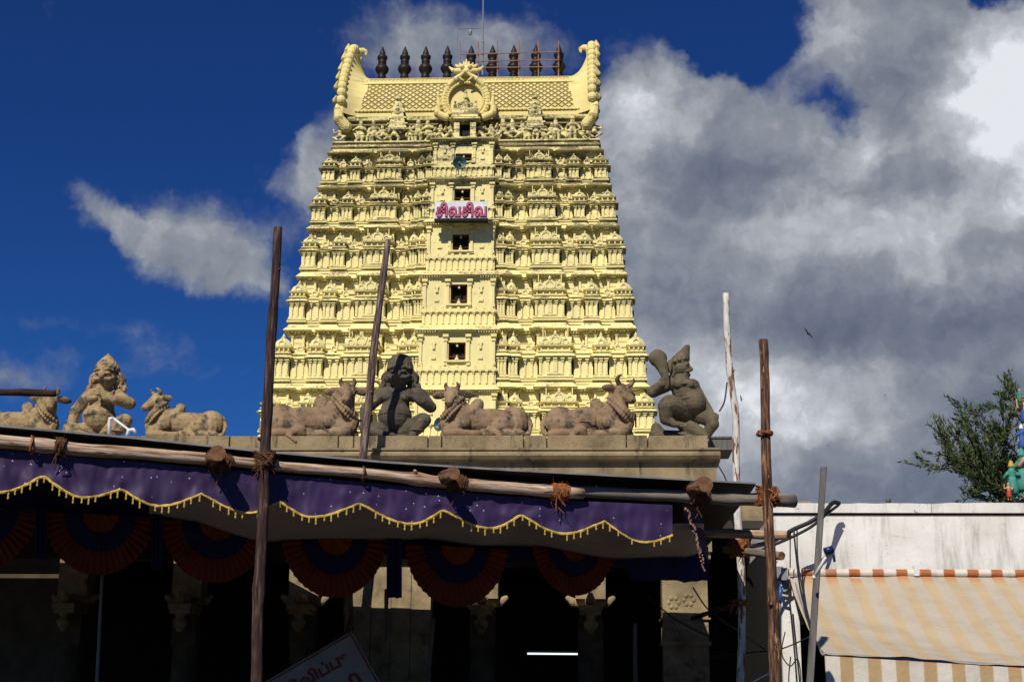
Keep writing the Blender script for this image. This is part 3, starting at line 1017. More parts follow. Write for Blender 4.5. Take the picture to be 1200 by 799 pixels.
def vault_pt(th, k=1.0, kz=1.0):
    """th from 0 (front eave) to pi (back eave)"""
    y = -5.6*math.cos(th)
    z = math.sin(th)
    y = math.copysign(abs(math.cos(th))**0.85*5.6, -math.cos(th))
    z = abs(math.sin(th))**0.75
    return (y*k, ztr+hz*z*kz)


N = 40
for part, (t0, t1) in enumerate(((0.0, 1.0),)):
    rows = [vault_pt(PI*j/N) for j in range(N+1)]
    vs = []
    for x in (-HWX, HWX):
        vs += [(x, y, z) for (y, z) in rows]
    vault.add(vs, [(j+1, j, j+N+1, j+N+2) for j in range(N)])
obj('barrel_roof', vault, M['lattice'], tower, smooth=True)
bands = MB()
for (ta, tb, pr) in ((0.0, 0.03, 0.10), (0.045, 0.065, 0.16), (0.60, 0.66, 0.12), (0.70, 0.86, 0.05), (0.90, 1.05, 0.12), (1.05, PI*0.66, 0.07), (PI-0.15, PI, 0.12)):
    n = 8
    vs = []
    for x in (-HWX, HWX):
        for j in range(n+1):
            th = ta+(tb-ta)*j/n
            y, z = vault_pt(th, 1.0)
            nrm = Vector((0, -math.cos(th), math.sin(th)))
            vs.append((x, y+nrm.y*pr, z+nrm.z*pr))
        for j in (n, 0):
            th = ta+(tb-ta)*j/n
            y, z = vault_pt(th, 1.0)
            vs.append((x, y*0.99, z-0.05))
    k = n+3
    bands.add(vs, [(j+1, j, j+k, j+1+k) for j in range(k-1)]+[(0, k-1, 2*k-1, k)])
for k in range(64):                              # beads of the upper band, scallops of the lower
    x = -HWX+0.15+(2*HWX-0.3)*k/63
    y, z = vault_pt(0.78)
    bands.ball((x, y-0.06, z+0.06), (0.085, 0.08, 0.08), 6, 4)
    y, z = vault_pt(0.058)
    bands.ball((x, y-0.18, z-0.05), (0.11, 0.08, 0.10), 6, 4)
obj('roof_band', bands, M['roof'], tower)
ridge = MB()
ridge.box(-HWX, HWX, -0.45, 0.45, zr-0.06, zr+0.10)
obj('roof_ridge', ridge, M['roof'], tower)

# ---- horned gable ends


def gable(sg):
    e = MB()
    L = 8.0
    n = 14
    J = 26
    vs = []
    for a in range(n+1):
        t = a/n
        x = L+(HWX+0.15-L)*t
        k = 1+0.16*t**2
        kz = 1+0.60*t**2.6
        for j in range(J+1):
            th = PI*j/J
            y, z = vault_pt(th)
            peak = math.sin(th)**6
            zz = ztr+(z-ztr)*(1+0.06*t)+(hz*0.62*peak*t**2.2)
            vs.append((sg*x, y*k-0.05*math.copysign(1, y), zz+0.12))
    fs = []
    for a in range(n):
        for j in range(J):
            q = a*(J+1)+j
            fs.append((q, q+1, q+J+2, q+J+1) if sg > 0 else (q+1, q, q+J+1, q+J+2))
    # outer plate
    o = n*(J+1)
    base = len(vs)
    for j in range(J+1):
        p = vs[o+j]
        vs.append((sg*(HWX+0.55), p[1], p[2]))
    for j in range(J):
        fs.append((o+j, o+j+1, base+j+1, base+j))
    fs.append(tuple(base+j for j in range(J+1)))
    e.add(vs, fs)
    # leaf lobes round the rim
    for j in range(1, J):
        th = PI*j/J
        p = Vector(vs[base+j])
        nrm = Vector((0, -math.cos(th), math.sin(th)))
        e.ball(p+Vector((-sg*0.25, 0, 0))+nrm*0.02, (0.38, 0.36, 0.40), 10, 7)
        if j % 2:
            e.limb([p+Vector((sg*0.10, 0, 0))-nrm*0.45, p+Vector((sg*0.22, 0, 0))-nrm*0.1, p+Vector((sg*0.1, 0, 0.15))+nrm*0.28], [0.24, 0.26, 0.08], 8)
    # scroll feet at the eaves
    for sy in (-1, 1):
        e.limb([(sg*(HWX-0.1), sy*6.2, ztr-1.0), (sg*(HWX+0.35), sy*6.45, ztr-0.5), (sg*(HWX+0.55), sy*6.4, ztr+0.3), (sg*(HWX+0.62), sy*6.2, ztr+1.0)], [0.5, 0.46, 0.30, 0.1], 8)
    # lion mask and curl on the crest
    zc = ztr+hz*1.06+hz*0.62+0.1
    e.limb([(sg*(HWX+0.3), -0.3, zc-1.6), (sg*(HWX+0.35), -0.5, zc-0.7), (sg*(HWX+0.05), -0.55, zc-0.12), (sg*(HWX-0.35), -0.5, zc+0.0)], [0.55, 0.48, 0.30, 0.22], 8)
    e.limb([(sg*(HWX-0.3), -0.5, zc), (sg*(HWX-0.62), -0.5, zc-0.12), (sg*(HWX-0.6), -0.5, zc-0.38)], [0.2, 0.17, 0.12], 8)
    for q in (0, 1, 2):
        e.ball((sg*(HWX+0.62), -0.6+0.1*q, zc-0.9-0.5*q), (0.30, 0.4, 0.26), 8, 6)
        e.ball((sg*(HWX+0.2), -1.0, zc-0.7-0.55*q), (0.24, 0.2, 0.2), 8, 6)
    obj('horned_gable', e, M['roof'], tower)


gable(-1)
gable(1)

# ---- copper pots along the ridge
fin = MB()
fin.lathe(0, 0, [(0.36, -0.5), (0.40, -0.06), (0.50, -0.02), (0.52, 0.10), (0.36, 0.20), (0.30, 0.30), (0.36, 0.36), (0.34, 0.62), (0.26, 0.68), (0.44, 0.82), (0.56, 1.0), (0.56, 1.12), (0.42, 1.30), (0.28, 1.38), (0.34, 1.44), (0.35, 1.60), (0.27, 1.66), (0.40, 1.74), (0.42, 1.92), (0.30, 1.99), (0.26, 2.04), (0.24, 2.18), (0.12, 2.42), (0.02, 2.62)], 14)
fin_me = fin.mesh('finial', M['finial'], True)
for px in (447.5, 474, 498.5, 524, 552, 577, 602, 628, 655):
    p = PY(px, 88, TYC)
    fo_ = link('finial', fin_me, tower, (p.x-TX, 0.0, zr+0.08))
    fo_.location.z += 0.42
    fo_.scale = (1.02, 1.02, 1.33)
fx0, fx1 = PY(447.5, 88, TYC).x-TX, PY(655, 88, TYC).x-TX

# ---- stucco figures of the frieze


def frieze_figure(v):
    m = MB()
    h = 1.0
    pose = v % 4
    m.ball((0, 0, 0.88), (0.085, 0.08, 0.10))
    m.limb([(0, 0, 0.95), (0, 0, 1.06), (0, 0, 1.16)], [0.085, 0.06, 0.025])
    m.limb([(0, 0, 0.76), (0, 0, 0.62), (0, 0, 0.50)], [0.13, 0.09, 0.13])
    m.limb([(0, 0, 0.8), (0, 0, 0.85)], [0.05, 0.05])
    lean = (0.10, -0.08, 0.0, 0.04)[pose]
    for s in (-1, 1):
        if pose == 0:
            m.limb([(s*0.08, 0, 0.48), (s*0.20, -0.08, 0.26), (s*0.12, 0, 0.03)], [0.09, 0.07, 0.05])
            m.limb([(s*0.15, 0, 0.75), (s*0.27, -0.04, 0.60), (s*0.20, -0.10, 0.80)], [0.055, 0.045, 0.04])
        elif pose == 1:
            m.limb([(s*0.07, 0, 0.48), (s*0.09, -0.03, 0.25), (s*0.08, 0, 0.03)], [0.09, 0.065, 0.055])
            m.limb([(s*0.15, 0, 0.75), (s*0.25, 0, 0.55), (s*0.16, -0.08, 0.42)], [0.055, 0.045, 0.04])
        elif pose == 2:
            m.limb([(s*0.08, 0, 0.46), (s*0.28, -0.12, 0.34), (s*0.06, -0.14, 0.14)], [0.10, 0.08, 0.05])
            m.limb([(s*0.15, 0, 0.75), (s*0.30, 0, 0.66), (s*0.33, -0.02, 0.95)], [0.055, 0.045, 0.04])
        else:
            m.limb([(s*0.07, 0, 0.48), (s*0.07+0.1, -0.06, 0.27), (s*0.14-0.05, 0, 0.03)], [0.09, 0.07, 0.055])
            m.limb([(s*0.15, 0, 0.75), (s*0.24, -0.06, 0.62), (0.0, -0.16, 0.66)], [0.055, 0.045, 0.04])
    m.box(-0.2, 0.2, -0.14, 0.1, -0.02, 0.05)
    return m


fig_me = []
for v in range(4):
    fig_me.append(fused(frieze_figure(v), 0.028, M['tower_dirty'], 'frieze_figure', 2))
for k, (px, sc, v) in enumerate([(399, 1.45, 2), (421, 1.9, 3), (432, 1.3, 1), (440, 1.9, 1), (450, 1.5, 2), (482, 1.4, 1), (490, 2.0, 1), (503, 1.95, 3), (515, 1.6, 0), (528, 1.75, 0), (561, 1.75, 0), (573, 1.5, 2), (578, 1.3, 1),
                                 (590, 2.0, 0), (602, 1.9, 2), (612, 1.5, 1), (617, 1.6, 3), (637, 1.4, 3), (645, 1.5, 0), (652, 1.9, 1), (671, 2.05, 1), (688, 1.2, 2), (697, 1.6, 2), (462, 1.6, 0), (627, 1.75, 1)]):
    yf = -6.15
    p = PY(px, 158, TYC+yf)
    o = link('frieze_figure', fig_me[v], tower, (p.x-TX, yf, zf), (0, random.uniform(-0.12, 0.16), random.uniform(-0.3, 0.3)))
    o.scale = (sc*1.15, sc*1.1, sc*0.88)
# two small shrines breaking into the vault
for px in (466, 627):
    p = PY(px, 158, TYC-5.9)
    mb = MB()
    x = p.x-TX
    for (z0, z1, a, b) in ((1.05, 1.2, 0.9, 0.9), (1.2, 1.5, 0.75, 0.6), (1.5, 1.62, 0.8, 0.8), (1.62, 2.0, 0.62, 0.5), (2.0, 2.12, 0.68, 0.68), (2.12, 2.5, 0.5, 0.42), (2.5, 2.62, 0.55, 0.55)):
        mb.fru(x, -5.9, a, 0.45, b, 0.42, zf+z0, zf+z1)
    mb.limb([(x, -6.1, zf+2.6), (x, -6.1, zf+3.3)], [0.42, 0.22], 8)
    mb.limb([(x-0.4, -6.2, zf+2.6), (x-0.3, -6.1, zf+3.0), (x, -6.1, zf+3.6)], [0.15, 0.13, 0.10], 8)
    mb.limb([(x+0.4, -6.2, zf+2.6), (x+0.3, -6.1, zf+3.0), (x, -6.1, zf+3.6)], [0.15, 0.13, 0.10], 8)
    mb.ball((x, -6.15, zf+3.75), (0.26, 0.2, 0.24))
    mb.ball((x, -6.5, zf+2.75), (0.16, 0.12, 0.2))
    mb.ball((x, -6.5, zf+3.0), 0.11)
    obj('small_gable_shrine', mb, M['tower_dirty'], tower)

# ---- central door block and the round lion-faced arch above it
pc = PY(544.5, 158, TYC-6.9)
cx = pc.x-TX
db = MB()
for sg in (-1, 1):
    db.box(min(cx+sg*0.42, cx+sg*0.85), max(cx+sg*0.42, cx+sg*0.85), -6.9, -5.4, zf-0.1, zf+1.55)
db.box(cx-0.42, cx+0.42, -6.9, -5.4, zf-0.1, zf+0.12)
db.box(cx-0.42, cx+0.42, -6.898, -5.4, zf+1.35, zf+1.55)
for (z0, z1, a) in ((1.55, 1.68, 1.15), (1.68, 1.95, 1.0), (1.95, 2.05, 1.2), (2.05, 2.3, 0.95)):
    db.fru(cx, -6.3, a+0.08, 0.85, a, 0.8, zf+z0, zf+z1)
db.box(cx-2.35, cx+2.35, -7.3, -5.5, zf-0.55, zf-0.42)
db.fru(cx, -6.4, 2.45, 0.95, 2.3, 0.8, zf-0.42, zf-0.10)
for q in range(8):
    db.lathe(cx-2.2+4.4*q/7, -7.2, [(0.10, zf-0.42), (0.07, zf-0.3), (0.1, zf-0.2), (0.02, zf+0.05)], 6)
dbo = obj('roof_doorway', db, M['tower_dirty'], tower)
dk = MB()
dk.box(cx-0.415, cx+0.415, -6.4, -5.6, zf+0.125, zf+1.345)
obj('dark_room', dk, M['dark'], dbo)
ar = MB()
zc = PY(545, 117, TYC-6.5).z
for k in range(34):
    a = -0.32*PI+1.64*PI*k/33
    ar.ball((cx+1.72*math.cos(a), -6.35, zc+1.75*math.sin(a)), (0.27, 0.30, 0.27), 8, 5)
for k in range(40):
    a = -0.32*PI+1.64*PI*k/39
    ar.ball((cx+1.42*math.cos(a), -6.5, zc+1.45*math.sin(a)), (0.13, 0.14, 0.13), 6, 4)
vs = []
n = 32
vs = [(cx+1.55*math.cos(2*PI*k/n), -6.2, zc+1.58*math.sin(2*PI*k/n)) for k in range(n)]
vs2 = [(p[0], -5.0, p[2]) for p in vs]
ar.add(vs+vs2, [tuple(range(n))]+[(k, k+n, (k+1) % n+n, (k+1) % n) for k in range(n)])
for sg in (-1, 1):
    ar.limb([(cx+sg*1.5, -6.5, zc-1.5), (cx+sg*2.15, -6.5, zc-1.2), (cx+sg*2.2, -6.5, zc-0.55), (cx+sg*1.9, -6.5, zc-0.35)], [0.3, 0.32, 0.22, 0.12], 8)
    ar.limb([(cx+sg*2.1, -6.5, zc-0.5), (cx+sg*2.15, -6.5, zc+0.15)], [0.2, 0.14], 8)
    ar.ball((cx+sg*2.15, -6.5, zc+0.35), 0.16)
aro = obj('round_arch', ar, M['roof'], tower)
lf = MB()
zl = PY(545, 84, TYC-6.4).z
lf.ball((cx, -6.5, zl), (0.62, 0.45, 0.55))
lf.ball((cx, -6.9, zl-0.25), (0.30, 0.25, 0.22))
for sg in (-1, 1):
    lf.ball((cx+sg*0.30, -6.9, zl+0.18), (0.20, 0.2, 0.20))
    lf.limb([(cx+sg*0.45, -6.7, zl-0.1), (cx+sg*0.95, -6.6, zl-0.05), (cx+sg*1.35, -6.5, zl+0.35)], [0.22, 0.2, 0.05], 8)
    lf.limb([(cx+sg*0.2, -6.95, zl-0.4), (cx+sg*0.55, -6.95, zl-0.75), (cx+sg*0.2, -6.9, zl-1.0)], [0.14, 0.12, 0.07], 8)
    lf.limb([(cx+sg*0.4, -6.6, zl-0.45), (cx+sg*0.9, -6.6, zl-0.8), (cx+sg*1.3, -6.5, zl-1.2)], [0.2, 0.22, 0.2], 8)
    for q in range(3):
        lf.limb([(cx+sg*(0.15+0.25*q), -6.5, zl+0.35), (cx+sg*(0.2+0.32*q), -6.5, zl+0.75-0.12*q)], [0.16, 0.07], 8)
lf.limb([(cx, -6.5, zl+0.4), (cx, -6.5, zl+0.95)], [0.18, 0.06], 8)
obj("lion_mask", lf, M['roof'], aro)
sg_ = MB()
sg_.limb([(cx, -6.7, zc-0.9), (cx, -6.7, zc-0.2)], [0.32, 0.16], 8)
sg_.ball((cx, -6.7, zc+0.1), 0.17)
sg_.lathe(cx, -6.7, [(0.15, zc+0.2), (0.12, zc+0.4), (0.16, zc+0.48), (0.02, zc+0.8)], 7)
for s in (-1, 1):
    sg_.limb([(cx+s*0.1, -6.7, zc-0.35), (cx+s*0.5, -6.75, zc-0.5), (cx+s*0.45, -6.8, zc-0.85)], [0.13, 0.12, 0.10], 8)
    sg_.limb([(cx+s*0.1, -6.75, zc-0.95), (cx+s*0.75, -6.85, zc-0.95)], [0.2, 0.14], 8)
    sg_.ball((cx+s*0.8, -6.7, zc-0.65), (0.14, 0.12, 0.28))
    sg_.ball((cx+s*0.8, -6.7, zc-0.28), 0.1)
obj('seated_deity', sg_, M['tower_dirty'], aro)

# ------------------------------------------------------------------ things fixed on the tower
Yr = TYC-1.0
rl = empty('roof_railing', PY(600, 88, Yr), 'rusty pipe scaffold railing on the tower ridge in front of the right hand finials', 'railing')


def bar(a, b, r, n=6, mb=None):
    m = mb or MB()
    m.tube([a, b], r, n)
    return m


for (x, y0, y1) in ((539, 49, 92), (560.5, 49, 92), (583, 48, 92), (608, 48, 92), (631, 48, 91), (654.5, 48, 91)):
    a, b = rel(rl, PY(x, y0, Yr), PY(x, y1, Yr))
    obj('upright', bar(a, b, 0.055), M['rust'], rl)
for (x0, y0, x1, y1) in ((539, 64, 655, 61), (560, 72, 655, 70.5), (560, 79.5, 655, 78.5)):
    a, b = rel(rl, PY(x0, y0, Yr-0.12), PY(x1, y1, Yr-0.12))
    obj('crossbar', bar(a, b, 0.045), M['rust'], rl)
mast = MB()
pm = PY(565.5, 88, Yr)
mast.tube([(0, 0, 0), (0, 0, 3.0)], 0.09, 8)
mast.tube([(0, 0, 3.0), (0, 0, 9.5)], 0.06, 8)
mast.tube([(0, 0, 9.5), (0, 0, 14)], 0.03, 8)
mast.ball((0, 0, 3.0), 0.12)
tag(obj('lightning_mast', mast, M['metal'], None, pm, (0, R(-0.3), 0)), 'tall thin grey mast rising from the tower ridge out of the picture', 'mast')
lg = empty('roof_lamp', PY(536, 88, Yr), 'lamp hanging from a thin angled pipe frame above the centre of the tower ridge', 'lamp')
a, b, c = rel(lg, PY(536, 90, Yr), PY(536, 34, Yr), PY(564, 33, Yr))
mb = MB()
mb.tube([a, b], 0.05, 6)
mb.tube([b, c], 0.045, 6)
obj('pipe_frame', mb, M['metal'], lg)
d = rel(lg, PY(551, 34, Yr))[0]
mb = MB()
mb.lathe(d.x, d.y, [(0.03, d.z), (0.05, d.z-0.12), (0.16, d.z-0.2), (0.18, d.z-0.32), (0.15, d.z-0.42), (0.13, d.z-0.55), (0.04, d.z-0.6)], 10)
obj('lamp_housing', mb, M['metal'], lg)


def horn(name, loc, yaw, label, s=1.0, bracket=True):
    e = empty(name, loc, label, 'loudspeaker')
    e.rotation_euler = (0, 0, yaw)
    prof = [(0.10, 0.45), (0.14, 0.40), (0.20, 0.28), (0.34, 0.12), (0.52, 0.02), (0.56, -0.02), (0.56, -0.05), (0.50, -0.03), (0.30, 0.10), (0.12, 0.20)]
    m = MB()
    m.lathe(0, 0, [(r*s, z*s) for r, z in prof], 20)
    m.v = [(x, z, y) for (x, y, z) in m.v]
    obj('horn_bell', m, M['green_horn'], e, smooth=True)
    m = MB()
    m.ball((0, 0.02*s, 0), (0.10*s, 0.16*s, 0.10*s))
    m.tube([(0, 0.45*s, 0), (0, 0.62*s, 0)], 0.15*s, 10)
    obj('driver', m, M['metal'], e)
    m = MB()
    m.tube([(0, 0.5*s, -0.1*s), (0, 0.5*s, -0.8*s)], 0.04*s, 6)
    obj('bracket', m, M['metal'], e)


horn('horn_loudspeaker', PY(538.5, 191, 104.9), R(12), 'dark green horn loudspeaker in the second opening from the top of the tower', 0.95)
# lettered sign across the projection
ps = PY(540.5, 246, 103.9)
sign = empty('lettered_sign', ps, 'white painted sign with large pink letters hung across the front of the tower', 'sign')
wS = (571-510)/2/FPX*113.5
hS = (256-236)/2/FPX*113.5
mb = MB()
mb.box(-wS, wS, 0, 0.08, -hS, hS)
obj('panel', mb, M['white_panel'], sign)
mb = MB()
mb.box(-wS, wS, -0.05, 0.5, -hS-0.22, -hS-0.02)
mb.tube([(-wS*0.8, 0.1, -hS), (-wS*0.8, 0.9, -hS)], 0.05, 6)
mb.tube([(wS*0.8, 0.1, -hS), (wS*0.8, 0.9, -hS)], 0.05, 6)
mb.tube([(-wS*0.6, 0.1, hS*0.6), (-wS*0.6, 1.2, hS*0.6)], 0.05, 6)
mb.tube([(wS*0.6, 0.1, hS*0.6), (wS*0.6, 1.2, hS*0.6)], 0.05, 6)
obj('shelf_frame', mb, M['dark'], sign)


def text_mesh(body, size, extrude, offset, material, name, bold=0.0, align='CENTER'):
    cu = bpy.data.curves.new(name, 'FONT')
    cu.body = body
    cu.size = size
    cu.extrude = extrude
    cu.offset = offset
    cu.align_x = align
    cu.align_y = 'CENTER'
    cu.resolution_u = 6
    o = bpy.data.objects.new('temporary', cu)
    COL.objects.link(o)
    dg = bpy.context.evaluated_depsgraph_get()
    me = bpy.data.meshes.new_from_object(o.evaluated_get(dg))
    me.name = name
    me.materials.clear()
    me.materials.append(material)
    bpy.data.objects.remove(o)
    return me


TAM = '\u0b9a\u0bbf\u0bb5\u0b9a\u0bbf\u0bb5'


def fit(me, w_, h_):
    xs = [v.co.x for v in me.vertices]
    ys = [v.co.y for v in me.vertices]
    x0, x1, y0, y1 = min(xs), max(xs), min(ys), max(ys)
    for v in me.vertices:
        v.co.x = (v.co.x-(x0+x1)/2)*w_/(x1-x0)
        v.co.y = (v.co.y-(y0+y1)/2)*h_/(y1-y0)


m1 = text_mesh(TAM, 1.6, 0.02, 0.085, M['pink_dark'], 'letter_outline')
fit(m1, 2*wS*0.96, 2*hS*0.92)
link('letter_outline', m1, sign, (0, -0.03, 0), (PI/2, 0, 0))
m2 = text_mesh(TAM, 1.6, 0.02, 0.040, M['pink'], 'lettering')
fit(m2, 2*wS*0.935, 2*hS*0.86)
link('lettering', m2, sign, (0, -0.07, 0), (PI/2, 0, 0))

# ------------------------------------------------------------------ pillared hall
HY = 22.0
XR = 1.9
hall = empty('pillared_hall', (-4.5, HY, 0), 'flat roofed granite hall with a moulded parapet under the stone bulls and squatting figures', 'hall')


def H(mb, x0, x1, y0, y1, z0, z1):
    mb.box(x0+4.5, x1+4.5, y0-HY, y1-HY, z0, z1)


zt_ = PY(600, 511, HY).z          # top of the parapet blocks
zb_ = PY(600, 526, HY-0.05).z
ledge = MB()
H(ledge, -14, XR, HY-0.02, HY+0.9, 5.25, zb_-0.20)
H(ledge, -14, XR+0.02, HY-0.10, HY+0.9, zb_-0.012, zb_+0.004)
prof = [(-0.06, zb_-0.20), (-0.13, zb_-0.17), (-0.17, zb_-0.12), (-0.17, zb_-0.09), (-0.12, zb_-0.045), (-0.12, zb_-0.035), (-0.15, zb_-0.03), (-0.15, zb_)]
vs = []
for x, e in ((-14+4.5, 0), (XR+4.5+0.05, 0)):
    for (y, z) in prof:
        vs.append((x, y, z))
    vs += [(x, 0.9, prof[-1][1]), (x, 0.9, prof[0][1])]
k = len(prof)+2
ledge.add(vs, [(i+1, i, i+k, i+k+1) for i in range(k-1)]+[(0, k-1, 2*k-1, k), tuple(range(k)), tuple(range(k, 2*k))[::-1]])
H(ledge, -14, XR-0.06, HY+0.0, HY+0.9, 4.95, 5.252)
obj('cornice', ledge, M['parapet'], hall)
xs = [-14.0]
for px in (-60, 75, 165, 270, 397, 415, 502, 518, 614, 641, 734, 759, 830):
    xs.append(PY(px, 518, HY).x)
for a, b in zip(xs[:-1], xs[1:]):
    bl = MB()
    t = random.uniform(-0.012, 0.012)
    H(bl, a+0.008, b-0.008, HY-0.05+t, HY+0.85, zb_-0.02, zt_+random.uniform(-0.006, 0.006))
    bo = obj('parapet_block', bl, M['parapet'], hall)
    bv = bo.modifiers.new('b', 'BEVEL')
    bv.width = 0.008
body = MB()
H(body, -14, XR-0.12, HY+0.02, HY+0.5, 4.20, 4.96)
H(body, -14, XR-0.10, HY-0.03, HY+0.5, 4.30, 4.50)
H(body, -14, XR-0.12, HY+0.5, HY+12, 4.6, 5.2)
obj('roof_slab', body, M['hall_stone'], hall)
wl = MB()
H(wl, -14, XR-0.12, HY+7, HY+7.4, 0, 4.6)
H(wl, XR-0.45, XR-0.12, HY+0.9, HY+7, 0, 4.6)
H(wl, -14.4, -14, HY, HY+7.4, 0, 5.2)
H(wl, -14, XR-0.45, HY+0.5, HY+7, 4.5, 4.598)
obj('inner_wall', wl, M['shade_dark_stone'], hall)


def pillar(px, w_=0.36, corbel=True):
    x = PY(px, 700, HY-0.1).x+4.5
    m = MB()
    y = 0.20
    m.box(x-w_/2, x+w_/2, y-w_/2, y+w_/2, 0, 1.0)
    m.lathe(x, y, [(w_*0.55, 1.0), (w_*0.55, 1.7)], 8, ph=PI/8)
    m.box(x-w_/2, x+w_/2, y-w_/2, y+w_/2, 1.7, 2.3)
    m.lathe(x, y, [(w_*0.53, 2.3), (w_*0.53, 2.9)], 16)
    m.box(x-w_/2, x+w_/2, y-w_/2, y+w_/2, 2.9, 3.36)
    o = obj('pillar', m, M['shade_pillar_stone'], hall)
    if corbel:
        c = MB()
        # corbel: wave shaped arms under an abacus, with a bud below
        for (dx, dy) in ((-1, 0), (1, 0), (0, -1)):
            c.limb([(x, y, 3.60), (x+dx*0.24, y+dy*0.42, 3.57), (x+dx*0.33, y+dy*0.52, 3.64)], [0.09, 0.07, 0.04], 8)
        c.box(x-0.17, x+0.17, y-0.50, y+0.17, 3.42, 3.50)
        c.box(x-0.15, x+0.15, y-0.46, y+0.15, 3.36, 3.42)
        c.lathe(x, y-0.40, [(0.03, 3.10), (0.09, 3.18), (0.11, 3.25), (0.06, 3.31), (0.09, 3.36)], 12)
        c.box(x-w_/2-0.04, x+w_/2+0.04, y-0.16, y+0.2, 3.62, 4.198)
        obj('corbel', c, M['hall_stone'], o)
    return o


for px in (-190, -60, 80, 215, 353, 565, 692):
    pillar(px)
# carved pier at the right end and the panel left of the door
pr = MB()
x0, x1 = PY(776, 700, HY).x+4.5, PY(829, 700, HY).x+4.5
pr.box(x0, x1, -0.06, 0.45, 0, 4.198)
pr.box(x0-0.03, x1+0.03, -0.10, 0.42, 3.32, 3.345)
pr.box(x0-0.03, x1+0.03, -0.12, 0.42, 2.95, 3.01)
for (cx_, cz_) in ((x0+0.16, 3.56), ((x0+x1)/2+0.05, 3.6), (x0+0.2, 3.12), ((x0+x1)/2+0.12, 3.15)):
    for k in range(6):
        a = PI*k/3
        pr.ball((cx_+0.07*math.cos(a), -0.06, cz_+0.07*math.sin(a)), (0.035, 0.02, 0.035), 8, 5)
obj('carved_pier', pr, M['hall_stone'], hall)
pn = MB()
x0, x1 = PY(412, 700, HY).x+4.5, PY(505, 700, HY).x+4.5
for k in range(4):
    a = x0+(x1-x0)*k/4
    pn.box(a+0.004, a+(x1-x0)/4-0.004, 0.0+0.01*(k % 2), 0.3, 0, 4.198)
obj('wall_panel', pn, M['hall_stone'], hall)
pn = MB()
x0, x1 = PY(-120, 700, HY).x+4.5, PY(75, 700, HY).x+4.5
pn.box(x0, x1, 0.25, 0.5, 0, 4.198)
obj('wall_panel', pn, M['shade_pillar_stone'], hall)

# ------------------------------------------------------------------ stone animals and figures


